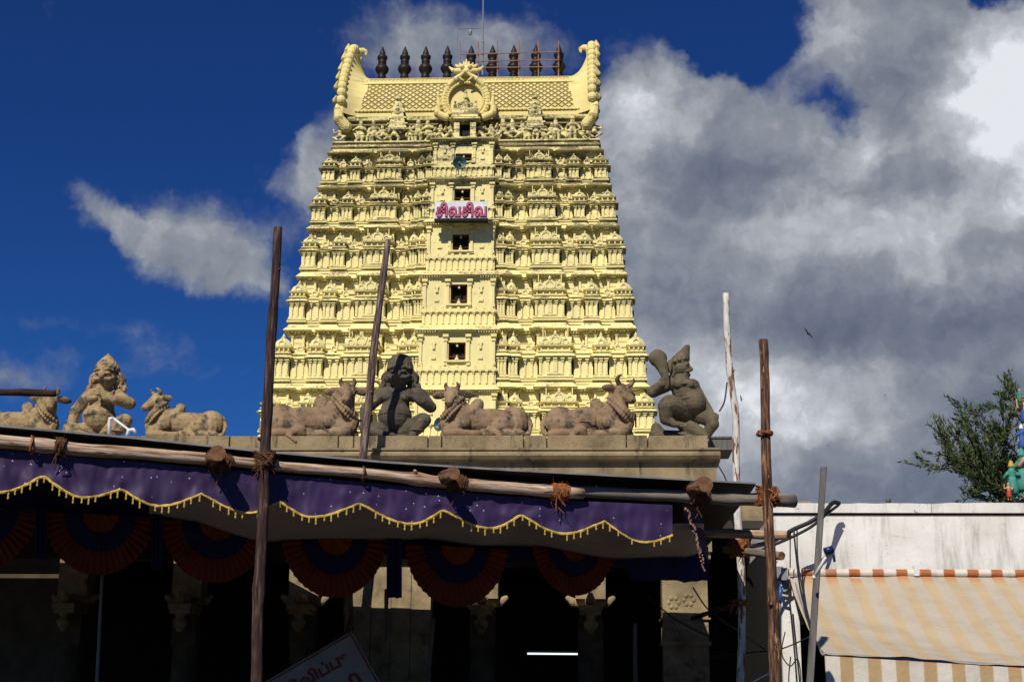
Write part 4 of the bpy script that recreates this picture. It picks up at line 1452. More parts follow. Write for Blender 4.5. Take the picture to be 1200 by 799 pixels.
def bull(name, px, py_base, facing, headyaw, lift, mats, label, wpx=100, bead=0.045, Y=HY+0.38, horns=1.0, headtilt=0.0, cloth=False):
    p = PY(px, py_base, Y)
    p.z = zt_
    e = empty(name, p, label, 'bull statue', 'carved bulls lying along the parapet')
    s = (wpx/FPX*Y*1.04)/1.27
    f = facing                                          # -1: head to the left, 1: head to the right
    m = MB()
    X = lambda x: -x*f                                  # designed head-left

    def L(pts, rads, nu=10):
        m.limb([(X(x), y, z) for x, y, z in pts], rads, nu)

    def Bl(c, r, rot=None):
        m.ball((X(c[0]), c[1], c[2]), r, 12, 8, rot)
    Bl((0.08, 0, 0.26), (0.46, 0.20, 0.205))
    Bl((0.40, 0, 0.26), (0.235, 0.21, 0.235))
    Bl((0.36, -0.10, 0.20), (0.21, 0.14, 0.19))
    Bl((-0.26, 0, 0.28), (0.24, 0.20, 0.25))
    L([(-0.14, 0, 0.44), (-0.10, 0, 0.53)], [0.115, 0.085])
    L([(-0.30, 0, 0.30), (-0.40, -0.02, 0.46), (-0.45, -0.03, 0.60)], [0.22, 0.165, 0.115])
    L([(-0.46, -0.03, 0.42), (-0.53, -0.05, 0.24), (-0.50, -0.06, 0.10)], [0.10, 0.11, 0.09])   # dewlap
    # fore leg folded under
    L([(-0.28, -0.16, 0.24), (-0.50, -0.20, 0.11)], [0.11, 0.075])
    L([(-0.50, -0.22, 0.075), (-0.16, -0.25, 0.055), (-0.08, -0.25, 0.05)], [0.07, 0.052, 0.06])
    L([(-0.48, 0.05, 0.1), (-0.56, -0.02, 0.08)], [0.09, 0.07])
    # hind leg
    L([(0.30, -0.16, 0.20), (0.10, -0.24, 0.10)], [0.14, 0.08])
    L([(0.10, -0.25, 0.07), (0.40, -0.24, 0.06), (0.52, -0.2, 0.06)], [0.06, 0.05, 0.06])
    # belly medallion and dangling hoof over the ledge
    Bl((0.0, -0.20, 0.07), (0.085, 0.05, 0.07))
    L([(0.14, -0.27, 0.09), (0.20, -0.31, 0.05), (0.24, -0.345, 0.015), (0.18, -0.36, -0.03), (0.13, -0.37, -0.075)], [0.05, 0.045, 0.035, 0.028, 0.018], 8)
    L([(0.14, -0.27, 0.09), (0.06, -0.26, 0.05)], [0.04, 0.035], 8)
    # tail
    L([(0.60, 0.0, 0.36), (0.655, -0.06, 0.22), (0.63, -0.14, 0.08), (0.52, -0.22, 0.035)], [0.035, 0.032, 0.03, 0.035], 8)
    if cloth:
        m.ball((X(0.06), 0, 0.28), (0.20, 0.225, 0.212), 14, 10)
    # head
    hp = Vector((X(-0.46), -0.03, 0.68+lift))
    a = R(headyaw)
    fwd = Vector((-math.sin(a)*f*-1, -math.cos(a), -0.62)).normalized()
    side = fwd.cross(Vector((0, 0, 1))).normalized()
    side = (side+Vector((0, 0, headtilt))).normalized()
    upv = side.cross(fwd).normalized()
    Q = lambda s_, u_, v_: hp+side*s_+fwd*u_+upv*v_
    m.limb([Vector((X(-0.43), -0.02, 0.56)), Q(0, -0.03, -0.02)], [0.115, 0.11])
    m.limb([Q(0, 0, 0), Q(0, 0.12, -0.005), Q(0, 0.23, -0.01)], [0.120, 0.088, 0.064])
    m.ball(Q(0, 0.26, -0.02), 0.066, 10, 7)
    m.limb([Q(0, 0.08, -0.06), Q(0, 0.2, -0.06)], [0.07, 0.045])
    for q in (-1, 1):
        m.ball(Q(q*0.075, 0.085, 0.045), 0.026, 8, 6)                      # brow and eye
        m.ball(Q(q*0.092, 0.10, 0.02), 0.02, 8, 6)
        m.ball(Q(q*0.03, 0.315, 0.0), 0.016, 8, 5)
        # ears: flat leaves
        ea, eb = Q(q*0.10, -0.03, 0.02), Q(q*0.25, -0.05, -0.01)
        d = (eb-ea)
        rot = Matrix((d.normalized(), fwd, d.normalized().cross(fwd))).transposed()
        m.ball(ea.lerp(eb, 0.62)-Vector((0, 0, 0.015)), (0.125, 0.024, 0.062), 12, 7, rot)
        m.ball(ea.lerp(eb, 0.62)-Vector((0, 0, 0.015))+fwd*0.035, (0.085, 0.018, 0.034), 10, 6, rot) if False else None
        m.limb([Q(q*0.06, -0.02, 0.03), ea.lerp(eb, 0.3)], [0.04, 0.028], 8)
    me = fused(m, 0.0105, mats, 'bull_body', 2, 0.005, 0.05)
    b = link('body', me, e)
    b.scale = (s, s, s)
    hm = MB()
    for q in (-1, 1):
        hm.limb([Q(q*0.065, -0.02, 0.08), Q(q*0.10*horns, -0.03, 0.115*(0.5+0.5*horns)), Q(q*0.105*horns, -0.02, 0.155*(0.4+0.6*horns)), Q(q*0.085*horns, -0.01, 0.19*(0.4+0.6*horns))], [0.038, 0.033, 0.024, 0.014], 8)
    for k, nm in enumerate(('horn',)):
        ho = link('horns', fused(hm, 0.01, mats, 'horns', 1), b)
    nk = MB()
    n = 11
    for k in range(n):
        t = k/(n-1)
        a_ = PI*(0.08+0.84*t)
        # garland from the nape down in front of the chest and up again
        c = Vector((X(-0.30-0.30*t), -0.20*math.sin(a_)**0.7-0.03, 0.60-0.30*t**1.1-0.03*math.sin(a_)))
        nk.ball(c, bead*0.98, 9, 7)
        c2 = Vector((X(-0.275-0.285*t), -0.215*math.sin(a_)**0.7-0.02, 0.545-0.30*t**1.1-0.03*math.sin(a_)))
        nk.ball(c2, bead*0.7, 8, 6)
        c3 = Vector((X(-0.32-0.29*t), -0.185*math.sin(a_)**0.7-0.02, 0.645-0.29*t**1.1-0.03*math.sin(a_)))
        nk.ball(c3, bead*0.6, 8, 6)
    link('necklace', fused(nk, 0.0095, mats, 'necklace', 0), b)
    if cloth:
        sc = MB()
        # saddle cloth hem and corner tassels
        for k in range(14):
            t = k/13
            sc.ball((X(-0.09+0.28*t), -0.218, 0.235), (0.016, 0.012, 0.012), 6, 5)
        for k in range(10):
            t = k/9
            for xx in (-0.09, 0.19):
                sc.ball((X(xx), -0.22*math.sin(0.35+1.0*(1-t)*1.0), 0.235+0.19*t), (0.012, 0.012, 0.016), 6, 5)
        link('saddle_cloth', fused(sc, 0.010, mats, 'saddle_cloth', 1), b)
    return e


bull('bull_statue', 22, 505, 1, 20, -0.03, M['sand_stone'], 'sandy stone bull at the left edge of the photo, behind a horizontal pole', 98, 0.032)
bull('bull_statue', 217, 508, -1, 42, -0.02, M['sand_stone'], 'sandy yellow stone bull lying with its head turned left, against blue sky', 94, 0.036)
bull('bull_statue', 365, 510, 1, 4, -0.02, M['red_stone'], 'reddish stone bull between the tall dark pole and the shadow-striped figure', 112, 0.034, horns=0.9)
bull('bull_statue', 568, 510, -1, 8, -0.02, M['red_stone'], 'reddish stone bull facing the viewer, its head just right of the green loudspeaker', 104, 0.034, horns=0.9)
bull('bull_statue', 690, 511, 1, 40, 0.02, M['red_stone'], 'reddish stone bull with curved horns and a saddle cloth, nearest the club bearer', 104, 0.048, horns=1.35, headtilt=0.12, cloth=True)


def squatter(px, py_base, unit_px, mats, label, style, Y=HY+0.40):
    """pot-bellied guardian squatting with raised forearm; 1 unit = 1.35 m tall"""
    p = PY(px, py_base, Y)
    p.z = zt_
    e = empty('guardian_statue', p, label, 'guardian statue')
    b = MB()
    c = lambda x, y, z: (x, y, z)
    hx = 0.03
    # torso
    b.ball(c(-0.02, -0.02, 0.38), (0.235, 0.22, 0.26), 14, 10)
    b.limb([(-0.02, 0, 0.5), (0.0, 0.02, 0.70)], [0.20, 0.17])
    b.limb([(-0.18, 0.03, 0.76), (0.20, 0.03, 0.76)], [0.11, 0.11])
    for s in (-1, 1):
        b.ball(c(0.0+s*0.11, -0.10, 0.68), (0.095, 0.075, 0.085))
    b.limb([(hx, 0.0, 0.78), (hx, -0.02, 0.92)], [0.10, 0.09])
    # head
    hz = 1.03
    torso, b = b, MB()
    b.ball(c(hx, -0.03, hz), (0.135, 0.14, 0.155), 14, 10)
    b.ball(c(hx, -0.09, hz-0.085), (0.088, 0.075, 0.06), 12, 8)            # jaw
    b.limb([(hx, -0.165, hz+0.055), (hx, -0.205, hz-0.015)], [0.024, 0.042])        # nose
    for s in (-1, 1):
        b.limb([(hx+s*0.02, -0.195, hz-0.052), (hx+s*0.08, -0.175, hz-0.055), (hx+s*0.125, -0.13, hz-0.02)], [0.024, 0.026, 0.016], 8)  # moustache
        b.ball(c(hx+s*0.058, -0.158, hz+0.030), (0.036, 0.026, 0.022))       # eyes
        b.limb([(hx+s*0.02, -0.168, hz+0.070), (hx+s*0.06, -0.165, hz+0.085), (hx+s*0.11, -0.13, hz+0.070)], [0.016, 0.018, 0.014], 8)
        b.ball(c(hx+s*0.145, 0.0, hz-0.02), (0.03, 0.04, 0.06))
    b.limb([(hx-0.035, -0.16, hz-0.085), (hx+0.035, -0.16, hz-0.085)], [0.016, 0.016], 8)
    b.v = [(hx+(x-hx)*1.20, -0.03+(y+0.03)*1.15, hz+(z-hz)*1.22) for (x, y, z) in b.v]
    torso.add(b.v, b.f)
    b = torso
    # resting arm (left in the picture)
    if style == 1:
        b.limb([(-0.21, 0.02, 0.74), (-0.36, -0.02, 0.50), (-0.37, -0.12, 0.27)], [0.095, 0.085, 0.065])
        hand = Vector((-0.375, -0.17, 0.235))
    else:
        b.limb([(-0.22, 0.02, 0.74), (-0.42, -0.02, 0.50), (-0.42, -0.10, 0.26)], [0.10, 0.085, 0.065])
        hand = Vector((-0.425, -0.15, 0.21))
    b.ball(hand+Vector((0.01, 0, 0.01)), (0.065, 0.05, 0.04))
    for k in range(4):
        b.limb([hand+Vector((-0.045+0.03*k, -0.02, 0)), hand+Vector((-0.05+0.034*k, -0.075, -0.02)), hand+Vector((-0.05+0.034*k, -0.085, -0.06))], [0.017, 0.016, 0.013], 7)
    b.limb([hand+Vector((0.055, 0, 0.01)), hand+Vector((0.10, -0.04, 0.0))], [0.018, 0.014], 7)
    # raised arm (right in the picture)
    if style == 1:
        b.limb([(0.22, 0.02, 0.73), (0.40, -0.06, 0.60), (0.24, -0.24, 0.62), (0.10, -0.26, 0.68)], [0.10, 0.095, 0.07, 0.05])
        hd = Vector((0.04, -0.28, 0.73))
        b.ball(hd, (0.055, 0.045, 0.06))
        b.limb([(hd.x-0.02, -0.29, 0.82), (hd.x+0.02, -0.28, 0.73), (0.12, -0.27, 0.64), (0.17, -0.26, 0.61)], [0.045, 0.065, 0.055, 0.03], 9)   # the conch it holds
        b.limb([(-0.06, -0.16, 0.66), (-0.12, -0.19, 0.64)], [0.05, 0.045])
        for k in range(4):
            b.limb([hd+Vector((0.05, -0.02, -0.05+0.032*k)), hd+Vector((0.0, -0.065, -0.045+0.032*k)), hd+Vector((-0.045, -0.05, -0.04+0.03*k))], [0.016, 0.016, 0.013], 7)
    else:
        b.limb([(0.22, 0.02, 0.73), (0.30, -0.05, 0.72), (0.47, -0.06, 0.52), (0.36, -0.20, 0.58), (0.24, -0.24, 0.66)], [0.11, 0.115, 0.085, 0.075, 0.055])
        hd = Vector((0.21, -0.25, 0.68))
        b.ball(hd, (0.06, 0.045, 0.055))
        for k in range(4):
            b.limb([hd+Vector((0.02, -0.03, -0.045+0.03*k)), hd+Vector((-0.035, -0.06, -0.04+0.03*k)), hd+Vector((-0.06, -0.035, -0.04+0.028*k))], [0.016, 0.016, 0.013], 7)
    # legs: one knee down and out, the other raised
    b.limb([(-0.12, 0.0, 0.16), (-0.36, -0.16, 0.15)], [0.15, 0.115])
    b.limb([(-0.36, -0.16, 0.14), (-0.20, -0.24, 0.07), (-0.08, -0.27, 0.045)], [0.11, 0.065, 0.045])
    b.ball((-0.04, -0.29, 0.04), (0.085, 0.05, 0.04))
    b.limb([(0.12, 0.0, 0.15), (0.38, -0.15, 0.30)], [0.15, 0.115])
    b.limb([(0.38, -0.15, 0.29), (0.30, -0.17, 0.15), (0.25, -0.18, 0.07)], [0.11, 0.085, 0.06])
    b.limb([(0.25, -0.15, 0.05), (0.24, -0.30, 0.035)], [0.06, 0.045])
    for k in range(5):
        b.ball((0.185+0.028*k, -0.34, 0.025), (0.016, 0.025, 0.02), 7, 5)
    b.limb([(-0.3, 0.02, 0.03), (0.35, 0.02, 0.03)], [0.06, 0.06])
    b.limb([(-0.15, -0.2, 0.02), (0.18, -0.2, 0.02)], [0.05, 0.05])
    body = link('body', fused(b, 0.0088, mats, 'guardian_body', 1, 0.007, 0.05), e)
    body.scale = (unit_px*1.13, unit_px*1.05, unit_px)
    # hair and crown
    h = MB()
    if style == 1:
        for j, (r, z) in enumerate(((0.150, hz+0.09), (0.150, hz+0.125), (0.135, hz+0.165), (0.12, hz+0.205), (0.095, hz+0.24), (0.065, hz+0.28), (0.035, hz+0.315))):
            n = 14
            for k in range(n):
                a = 2*PI*k/n+j*0.2
                h.ball((hx+0.9*r*math.cos(a), 0.0+0.9*r*math.sin(a), z), 0.028, 7, 5)
        h.limb([(hx, 0, hz+0.08), (hx, 0.0, hz+0.2), (hx, 0, hz+0.30), (hx, 0, hz+0.37)], [0.135, 0.095, 0.045, 0.018])
        h.ball((hx, -0.13, hz+0.19), 0.035)
    else:
        for j in range(7):
            z = hz+0.09+0.035*j
            r = 0.145*math.sqrt(max(0.05, 1-(j/7.4)**2))
            n = 22
            for k in range(n):
                a = 2*PI*k/n
                h.ball((hx+r*math.cos(a), r*math.sin(a), z), 0.02, 6, 5)
        h.limb([(hx, 0, hz+0.08), (hx, 0, hz+0.16), (hx, 0, hz+0.24)], [0.135, 0.12, 0.075])
        h.ball((hx, 0, hz+0.325), 0.03)
    h.v = [(hx+(x-hx)*1.16, y*1.12, z+0.012) for (x, y, z) in h.v]
    for s in (-1, 1):
        for k in range(14):                      # curls falling beside the face
            t = k/13
            wd = 0.040+0.030*math.sin(PI*t)
            h.ball((hx+s*(0.185+0.055*t+0.016*math.sin(9*t)), 0.05-0.02*math.cos(7*t), hz+0.06-0.27*t), (wd, 0.055, 0.03), 8, 6)
            h.ball((hx+s*(0.12+0.06*t), 0.07, hz+0.05-0.26*t), 0.072, 8, 6)
            h.ball((hx+s*(0.175+0.075*t-0.016*math.sin(11*t)), -0.01, hz+0.06-0.27*t), 0.026, 7, 5)
    ho = link('hair_and_crown', fused(h, 0.0105, mats, 'hair', 1, 0.006, 0.04), body)
    j = MB()
    for (c0, r, ax) in ((Vector((-0.375 if style == 1 else -0.425, -0.085, 0.31)), 0.078, 'z'), (Vector((0.30, -0.17, 0.13)), 0.092, 'z')):
        for k in range(18):
            a = 2*PI*k/18
            j.ball(c0+Vector((r*math.cos(a), r*math.sin(a), 0)), 0.016, 6, 5)
    for k in range(22):                          # necklace and belt cord
        a = PI*k/21
        j.ball((hx+0.15*math.cos(a), -0.06-0.10*math.sin(a), 0.82-0.10*math.sin(a)), 0.016, 6, 5)
        a = PI*(0.1+0.8*k/21)
        j.ball((-0.02+0.236*math.cos(a), -0.02-0.224*math.sin(a), 0.40), 0.011, 6, 5)
    link('jewellery', fused(j, 0.009, mats, 'jewellery', 1), body)
    return e


squatter(117, 508, 0.99, M['sand_stone'], 'squatting moustached stone figure with a conch at its mouth, between the two sandy bulls', 1)
squatter(464, 510, 1.0, M['grey_stone'], 'dark squatting pot-bellied stone figure crossed by a pole shadow', 2)


def club_bearer():
    p = PY(800, 525, HY+0.40)
    p.z = zt_-0.01
    e = empty('guardian_statue', p, 'dark stone figure with a club shouldered, rightmost on the parapet', 'guardian statue')
    u = 0.0027

    def q(x, y, d=0.0):            # sketch units -> metres
        return ((x-250)*u, d, (612-y)*u)
    b = MB()
    bm_ = [(75, 612), (75, 560), (90, 520), (110, 480), (160, 520), (380, 560), (390, 612)]
    b.limb([q(120, 590), q(345, 590)], [0.09, 0.09])
    b.limb([q(110, 575, 0.05), q(350, 580, 0.05)], [0.10, 0.09])
    b.limb([q(115, 520, 0.1), q(125, 565, 0.1)], [0.07, 0.12])
    b.limb([q(235, 480, 0.08), q(300, 540, 0.0), q(370, 580, -0.05)], [0.12, 0.12, 0.07])
    b.ball(q(310, 395, -0.08), (0.18, 0.19, 0.19), 14, 10)        # belly
    b.limb([q(285, 380), q(255, 300), q(250, 262)], [0.19, 0.17, 0.13])
    b.ball(q(285, 290, -0.12), (0.085, 0.07, 0.075))
    b.ball(q(235, 290, -0.13), (0.085, 0.07, 0.075))
    b.limb([q(200, 275, -0.02), q(312, 285, 0.02)], [0.10, 0.10])
    b.limb([q(250, 260), q(252, 225)], [0.085, 0.085])
    b.ball(q(252, 185), (0.135, 0.13, 0.14), 14, 10)              # head looks right
    b.limb([q(288, 180, -0.03), q(303, 196, -0.04)], [0.03, 0.032])
    b.limb([q(272, 212, -0.09), q(292, 210, -0.08), q(305, 200, -0.03)], [0.022, 0.024, 0.018], 8)
    b.limb([q(270, 230, -0.05), q(288, 228, -0.02)], [0.05, 0.035])
    b.ball(q(278, 172, -0.10), (0.028, 0.03, 0.022))
    b.limb([q(258, 158, -0.12), q(290, 160, -0.08)], [0.014, 0.014], 7)
    b.ball(q(190, 190, -0.10), (0.035, 0.04, 0.10))
    # arm with the club
    b.limb([q(195, 280, -0.05), q(100, 330, -0.10), q(98, 335, -0.12)], [0.10, 0.095, 0.09])
    b.limb([q(98, 335, -0.12), q(140, 300, -0.22), q(155, 290, -0.24)], [0.09, 0.065, 0.055])
    for k in range(4):
        b.limb([q(132, 275+13*k, -0.22), q(150, 272+13*k, -0.30), q(178, 270+13*k, -0.27)], [0.019, 0.02, 0.016], 7)
    b.limb([q(150, 262, -0.2), q(172, 250, -0.26)], [0.022, 0.018], 7)
    # far arm resting on the knee
    b.limb([q(318, 290, 0.05), q(360, 370, 0.0), q(395, 445, -0.08), q(405, 462, -0.10)], [0.085, 0.065, 0.055, 0.045])
    for k in range(4):
        b.limb([q(402, 462+7*k, -0.10), q(425, 460+7*k, -0.11), q(437, 468+7*k, -0.11)], [0.017, 0.015, 0.012], 7)
    # thighs, shins, feet
    b.limb([q(255, 440, -0.02), q(185, 415, -0.22), q(165, 430, -0.26)], [0.16, 0.15, 0.13])
    b.limb([q(165, 430, -0.26), q(160, 500, -0.22), q(200, 528, -0.24)], [0.125, 0.09, 0.06])
    b.limb([q(205, 530, -0.24), q(262, 538, -0.27)], [0.055, 0.035])
    for k in range(4):
        b.ball(q(238+10*k, 548, -0.29), (0.016, 0.02, 0.014), 6, 5)
    b.limb([q(320, 450, 0.0), q(400, 500, -0.10), q(405, 520, -0.10)], [0.13, 0.105, 0.10])
    b.limb([q(405, 520, -0.10), q(380, 570, -0.05)], [0.10, 0.07])
    body = link('body', fused(b, 0.0088, M['olive_stone'], 'guardian_body', 1, 0.007, 0.05), e)
    body.scale = (1.07, 1.05, 1.0)
    h = MB()
    for j in range(9):
        t = j/8
        n = 12
        for k in range(n):
            a = 2*PI*k/n+j*0.3
            r = 0.135*(1-t*0.82)
            c0 = Vector(q(240+43*t, 150-90*t))
            h.ball(c0+Vector((r*math.cos(a), r*math.sin(a), -0.25*r*math.cos(a)*-1)), 0.026, 7, 5)
    h.limb([q(240, 150), q(262, 110), q(284, 58)], [0.125, 0.085, 0.02])
    for k in range(9):
        h.ball(q(200-8*math.sin(k), 150+14*k, -0.02), (0.05, 0.07, 0.035), 8, 6)
    link('hair_and_crown', fused(h, 0.0105, M['olive_stone'], 'hair', 1, 0.006, 0.04), body)
    c = MB()
    c.ball(q(126, 142, -0.14), (0.135, 0.125, 0.135), 14, 10)
    c.limb([q(124, 135, -0.14), q(150, 205, -0.20)], [0.125, 0.085])
    c.limb([q(148, 200, -0.2), q(162, 262, -0.24), q(165, 320, -0.26)], [0.085, 0.055, 0.04])
    c.ball(q(160, 250, -0.24), 0.05)
    for k in range(8):
        a = 2*PI*k/8
        c.limb([Vector(q(120, 135, -0.14))+Vector((0.10*math.cos(a), 0.10*math.sin(a), -0.03)), Vector(q(114, 110, -0.14))+Vector((0.05*math.cos(a), 0.05*math.sin(a), 0))], [0.025, 0.02], 7)
    link('club', fused(c, 0.0115, M['olive_stone'], 'club', 1, 0.006, 0.05), body)
    jw = MB()
    for k in range(20):
        a = PI*k/19
        jw.ball(Vector(q(255, 262))+Vector((0.14*math.cos(a), -0.10-0.09*math.sin(a), -0.08*math.sin(a))), 0.018, 6, 5)
        jw.ball(Vector(q(300, 380))+Vector((0.185*math.cos(a), -0.06-0.19*math.sin(a), 0.0)), 0.014, 6, 5)
    for k in range(16):
        a = 2*PI*k/16
        jw.ball(Vector(q(120, 316, -0.17))+Vector((0.03*math.cos(a), 0.075*math.sin(a), 0.07*math.cos(a))), 0.014, 6, 5)
    link('jewellery', fused(jw, 0.010, M['olive_stone'], 'jewellery', 1), body)


club_bearer()

# ------------------------------------------------------------------ canopy in front of the hall
B0, B1 = PZ(0, 519, 4.0), PZ(930, 587, 4.0)
bd = (B1-B0)
bd.z = 0
bd.normalize()
bn = Vector((bd.y, -bd.x, 0))        # towards the viewer


def PN(x, y, k=0.0):
    """the point seen at (x, y) in the upright plane of the front log, moved k metres towards the viewer"""
    d = ray(x, y)
    t = (k-(CAM-B0).dot(bn))/d.dot(bn)
    return CAM+d*t


def log(name, pts, rads, material, label, cat='pole', group=None, cutends=True, wob=0.012, n=12, seg=14):
    """a rough pole through the points, with knots; object origin at its first point"""
    P_ = [Vector(p) for p in pts]
    o0 = P_[0]
    Q_, R_ = [], []
    ln = [0]
    for a, b in zip(P_[:-1], P_[1:]):
        ln.append(ln[-1]+(b-a).length)
    N_ = max(seg, int(ln[-1]/0.14))
    for i in range(N_+1):
        s = ln[-1]*i/N_
        for j in range(len(P_)-1):
            if s <= ln[j+1]+1e-6:
                t = (s-ln[j])/(ln[j+1]-ln[j])
                p = P_[j].lerp(P_[j+1], t)
                r = rads[j]+(rads[j+1]-rads[j])*t
                break
        q = p*1.3
        w_ = Vector((mnoise.noise(q), mnoise.noise(q+Vector((7, 1, 3))), mnoise.noise(q+Vector((2, 9, 5)))))*wob
        if i in (0, N_):
            w_ *= 0.3
        Q_.append(p+w_-o0)
        R_.append(r*(1+0.10*mnoise.noise(p*4.0)+(0.16 if random.random() < 0.08 else 0)))
    m = MB()
    m.tube(Q_, R_, n, 0.05, 1)
    # snapped twig stubs
    for k in range(max(1, N_//12)):
        i = random.randrange(2, N_-1)
        d = Vector((random.uniform(-1, 1), random.uniform(-1, 0), random.uniform(-.2, .8))).normalized()
        m.tube([Q_[i], Q_[i]+d*R_[i]*1.35, Q_[i]+d*R_[i]*1.6], [R_[i]*0.45, R_[i]*0.32, R_[i]*0.15], 6)
    dq = (P_[-1]-P_[0]).normalized().to_track_quat('Z', 'Y')
    inv = dq.inverted()
    m.v = [tuple(inv @ Vector(p)) for p in m.v]
    o = obj(name, m, [material, M['cut']], None, o0, dq.to_euler(), smooth=True)
    for pl in o.data.polygons:
        if pl.material_index == 1:
            pl.use_smooth = False
    return tag(o, label, cat, group)


def lashing(pt, axis, r, turns, length, material, label, cross=None, r2=None, loose=True):
    """rope wound round a pole along axis, and across it if there is a second pole"""
    pt = Vector(pt)
    e = empty('rope_lashing', pt, label, 'rope', 'coir rope lashings of the pole frame')
    axis = Vector(axis).normalized()
    a = axis.cross(Vector((0.3, 0.5, 0.8))).normalized()
    b = axis.cross(a)
    tr = 0.0078
    turns = int(turns*1.5) if turns > 2 else turns
    m = MB()
    pts = []
    n = turns*14
    for layer in range(2):
        for i in range(n+1):
            t = i/n
            an = 2*PI*turns*t+layer
            rr = r+tr*(1+1.5*layer)+0.006*mnoise.noise(Vector((i*0.7, layer*5, 0)))
            pts.append(a*rr*math.cos(an)+b*rr*math.sin(an)+axis*(length*(t-0.5)*(1 if layer == 0 else -0.75)+0.006*math.sin(i*1.7)))
    m.tube(pts, tr, 6, 0.12)
    obj('rope_coil', m, material, e)
    if cross is not None:
        cross = Vector(cross).normalized()
        nn = axis.cross(cross).normalized()
        m = MB()
        pts = []
        for i in range(5*18+1):
            t = i/(5*18)
            an = 2*PI*5*t+PI/4
            w_ = r+0.03+0.02*math.sin(3*an)
            # diagonal turns that clasp both poles
            d1 = (axis+cross).normalized() if i % 36 < 18 else (axis-cross).normalized()
            pts.append(d1*(w_*1.15*math.cos(an))+nn*((r+(r2 or r))*0.95*math.sin(an))+(axis-cross)*0.012*math.sin(i*0.37))
        m.tube(pts, tr, 6, 0.12)
        obj('rope_cross_turns', m, material, e)
    if loose:
        m = MB()
        for k in range(3):
            q = a*(r*random.uniform(-1, 1))+b*(r*random.uniform(0.2, 1))
            q = q-Vector((0, 0.03, 0))
            m.tube([q, q+Vector((random.uniform(-.04, .04), -0.03, -0.06)), q+Vector((random.uniform(-.06, .06), -0.02, -0.13-0.05*random.random()))], 0.005, 5)
        for k in range(110):                      # loose fibres
            an = random.uniform(0, 2*PI)
            q = a*r*1.2*math.cos(an)+b*r*1.2*math.sin(an)+axis*random.uniform(-.5, .5)*length
            d = (a*math.cos(an)+b*math.sin(an)+Vector((random.uniform(-1, 1), random.uniform(-1, 1), random.uniform(-1, 1)))).normalized()
            m.tube([q, q+d*random.uniform(0.015, 0.075)], 0.0018, 3)
        tag(obj('loose_ends', m, material, e), kind='stuff')
    return e


# front logs
k0 = 0.0
log('canopy_beam', [PN(-75, 511, 0), PN(0, 518, 0), PN(150, 530, 0), PN(300, 543, 0), PN(430, 555.5, 0), PN(580, 571, 0), PN(683, 578, 0)], [0.062, 0.060, 0.056, 0.052, 0.052, 0.058, 0.055], M['wood_pale'],
    'long pale debarked log that carries the front edge of the canopy', 'beam', wob=0.02)
log('canopy_beam', [PN(555, 566, -0.11), PN(700, 577, -0.10), PN(830, 583, -0.06), PN(931, 587, -0.02)], [0.05, 0.058, 0.063, 0.067], M['wood_grey'],
    'weathered grey log that ends at the brown pole on the right of the canopy', 'beam')
# tall poles
log('tall_pole', [PN(300, 830, 0.13), PN(303.5, 690, 0.13), PN(310.5, 540, 0.13), PN(318, 400, 0.13), PN(326, 267, 0.13)], [0.052, 0.050, 0.047, 0.044, 0.040], M['bark_dark'],
    'tall dark upright pole with a pale sawn tip, left of the tower', 'pole')
pole2Y = 21.5
pp = [PY(x, y, pole2Y) for x, y in ((410, 830), (408.5, 690), (426, 534), (436, 430), (446, 345), (455, 281))]
log('tall_pole', pp, [0.068, 0.068, 0.064, 0.059, 0.053, 0.045], M['bark_grey'], 'leaning purple-brown pole in front of the squatting figure and the tower', 'pole')
log('tall_pole', [PN(909, 830, 0.14), PN(905, 702, 0.14), PN(900.5, 610, 0.14), PN(897, 500, 0.14), PN(894, 398, 0.14)], [0.057, 0.055, 0.053, 0.049, 0.046], M['bark_brown'],
    'brown peeling upright pole tied to the right end of the canopy log', 'pole')
YB = 17.9
log('tall_pole', [PY(x, y, YB) for x, y in ((867, 830), (868, 670), (865, 600), (863, 540), (862, 492), (856, 448), (853, 398), (850.5, 344))], [0.048, 0.047, 0.046, 0.044, 0.043, 0.042, 0.041, 0.037], M['bark_white'],
    'crooked white birch-like pole beside the club bearing statue', 'pole', wob=0.03)
log('low_pole', [PN(-60, 459, 0.2), PN(66, 461, 0.2)], [0.035, 0.03], M['bark_dark'], 'short horizontal pole poking in from the left edge in front of a bull', 'pole')
# ground part of the three front poles
# cross poles of the right hand side
log('side_pole', [PY(806, 624, 16.6), PY(926, 627, 16.2)], [0.045, 0.05], M['wood_pale'], 'pale horizontal pole just below the grey log end on the right', 'pole')
log('side_pole', [PY(849, 643.5, 17.6), PY(916, 651, 16.6)], [0.042, 0.048], M['wood_grey'], 'thin grey horizontal pole lashed with rope to the white pole', 'pole')
log('side_pole', [PY(812, 724, 20.0), PY(868, 706, 17.6)], [0.03, 0.03], M['bark_dark'], 'thin slanting pole tied to the white pole lower down', 'pole')
# rafters
rafters = []
for (x, y, r, lab) in ((255, 531, 0.072, 'sawn log end poking out over the front log, the left of three'), (532, 554, 0.062, 'sawn log end poking out over the front log, the middle one of three'), (827, 567, 0.070, 'sawn log end poking out over the front log, the right of three')):
    a = PN(x, y, 0.30)
    b = a-bn*4.5+Vector((0, 0, -0.02))
    log('rafter', [a, b], [r, r*0.9], M['bark_brown'], lab, 'rafter', wob=0.006)
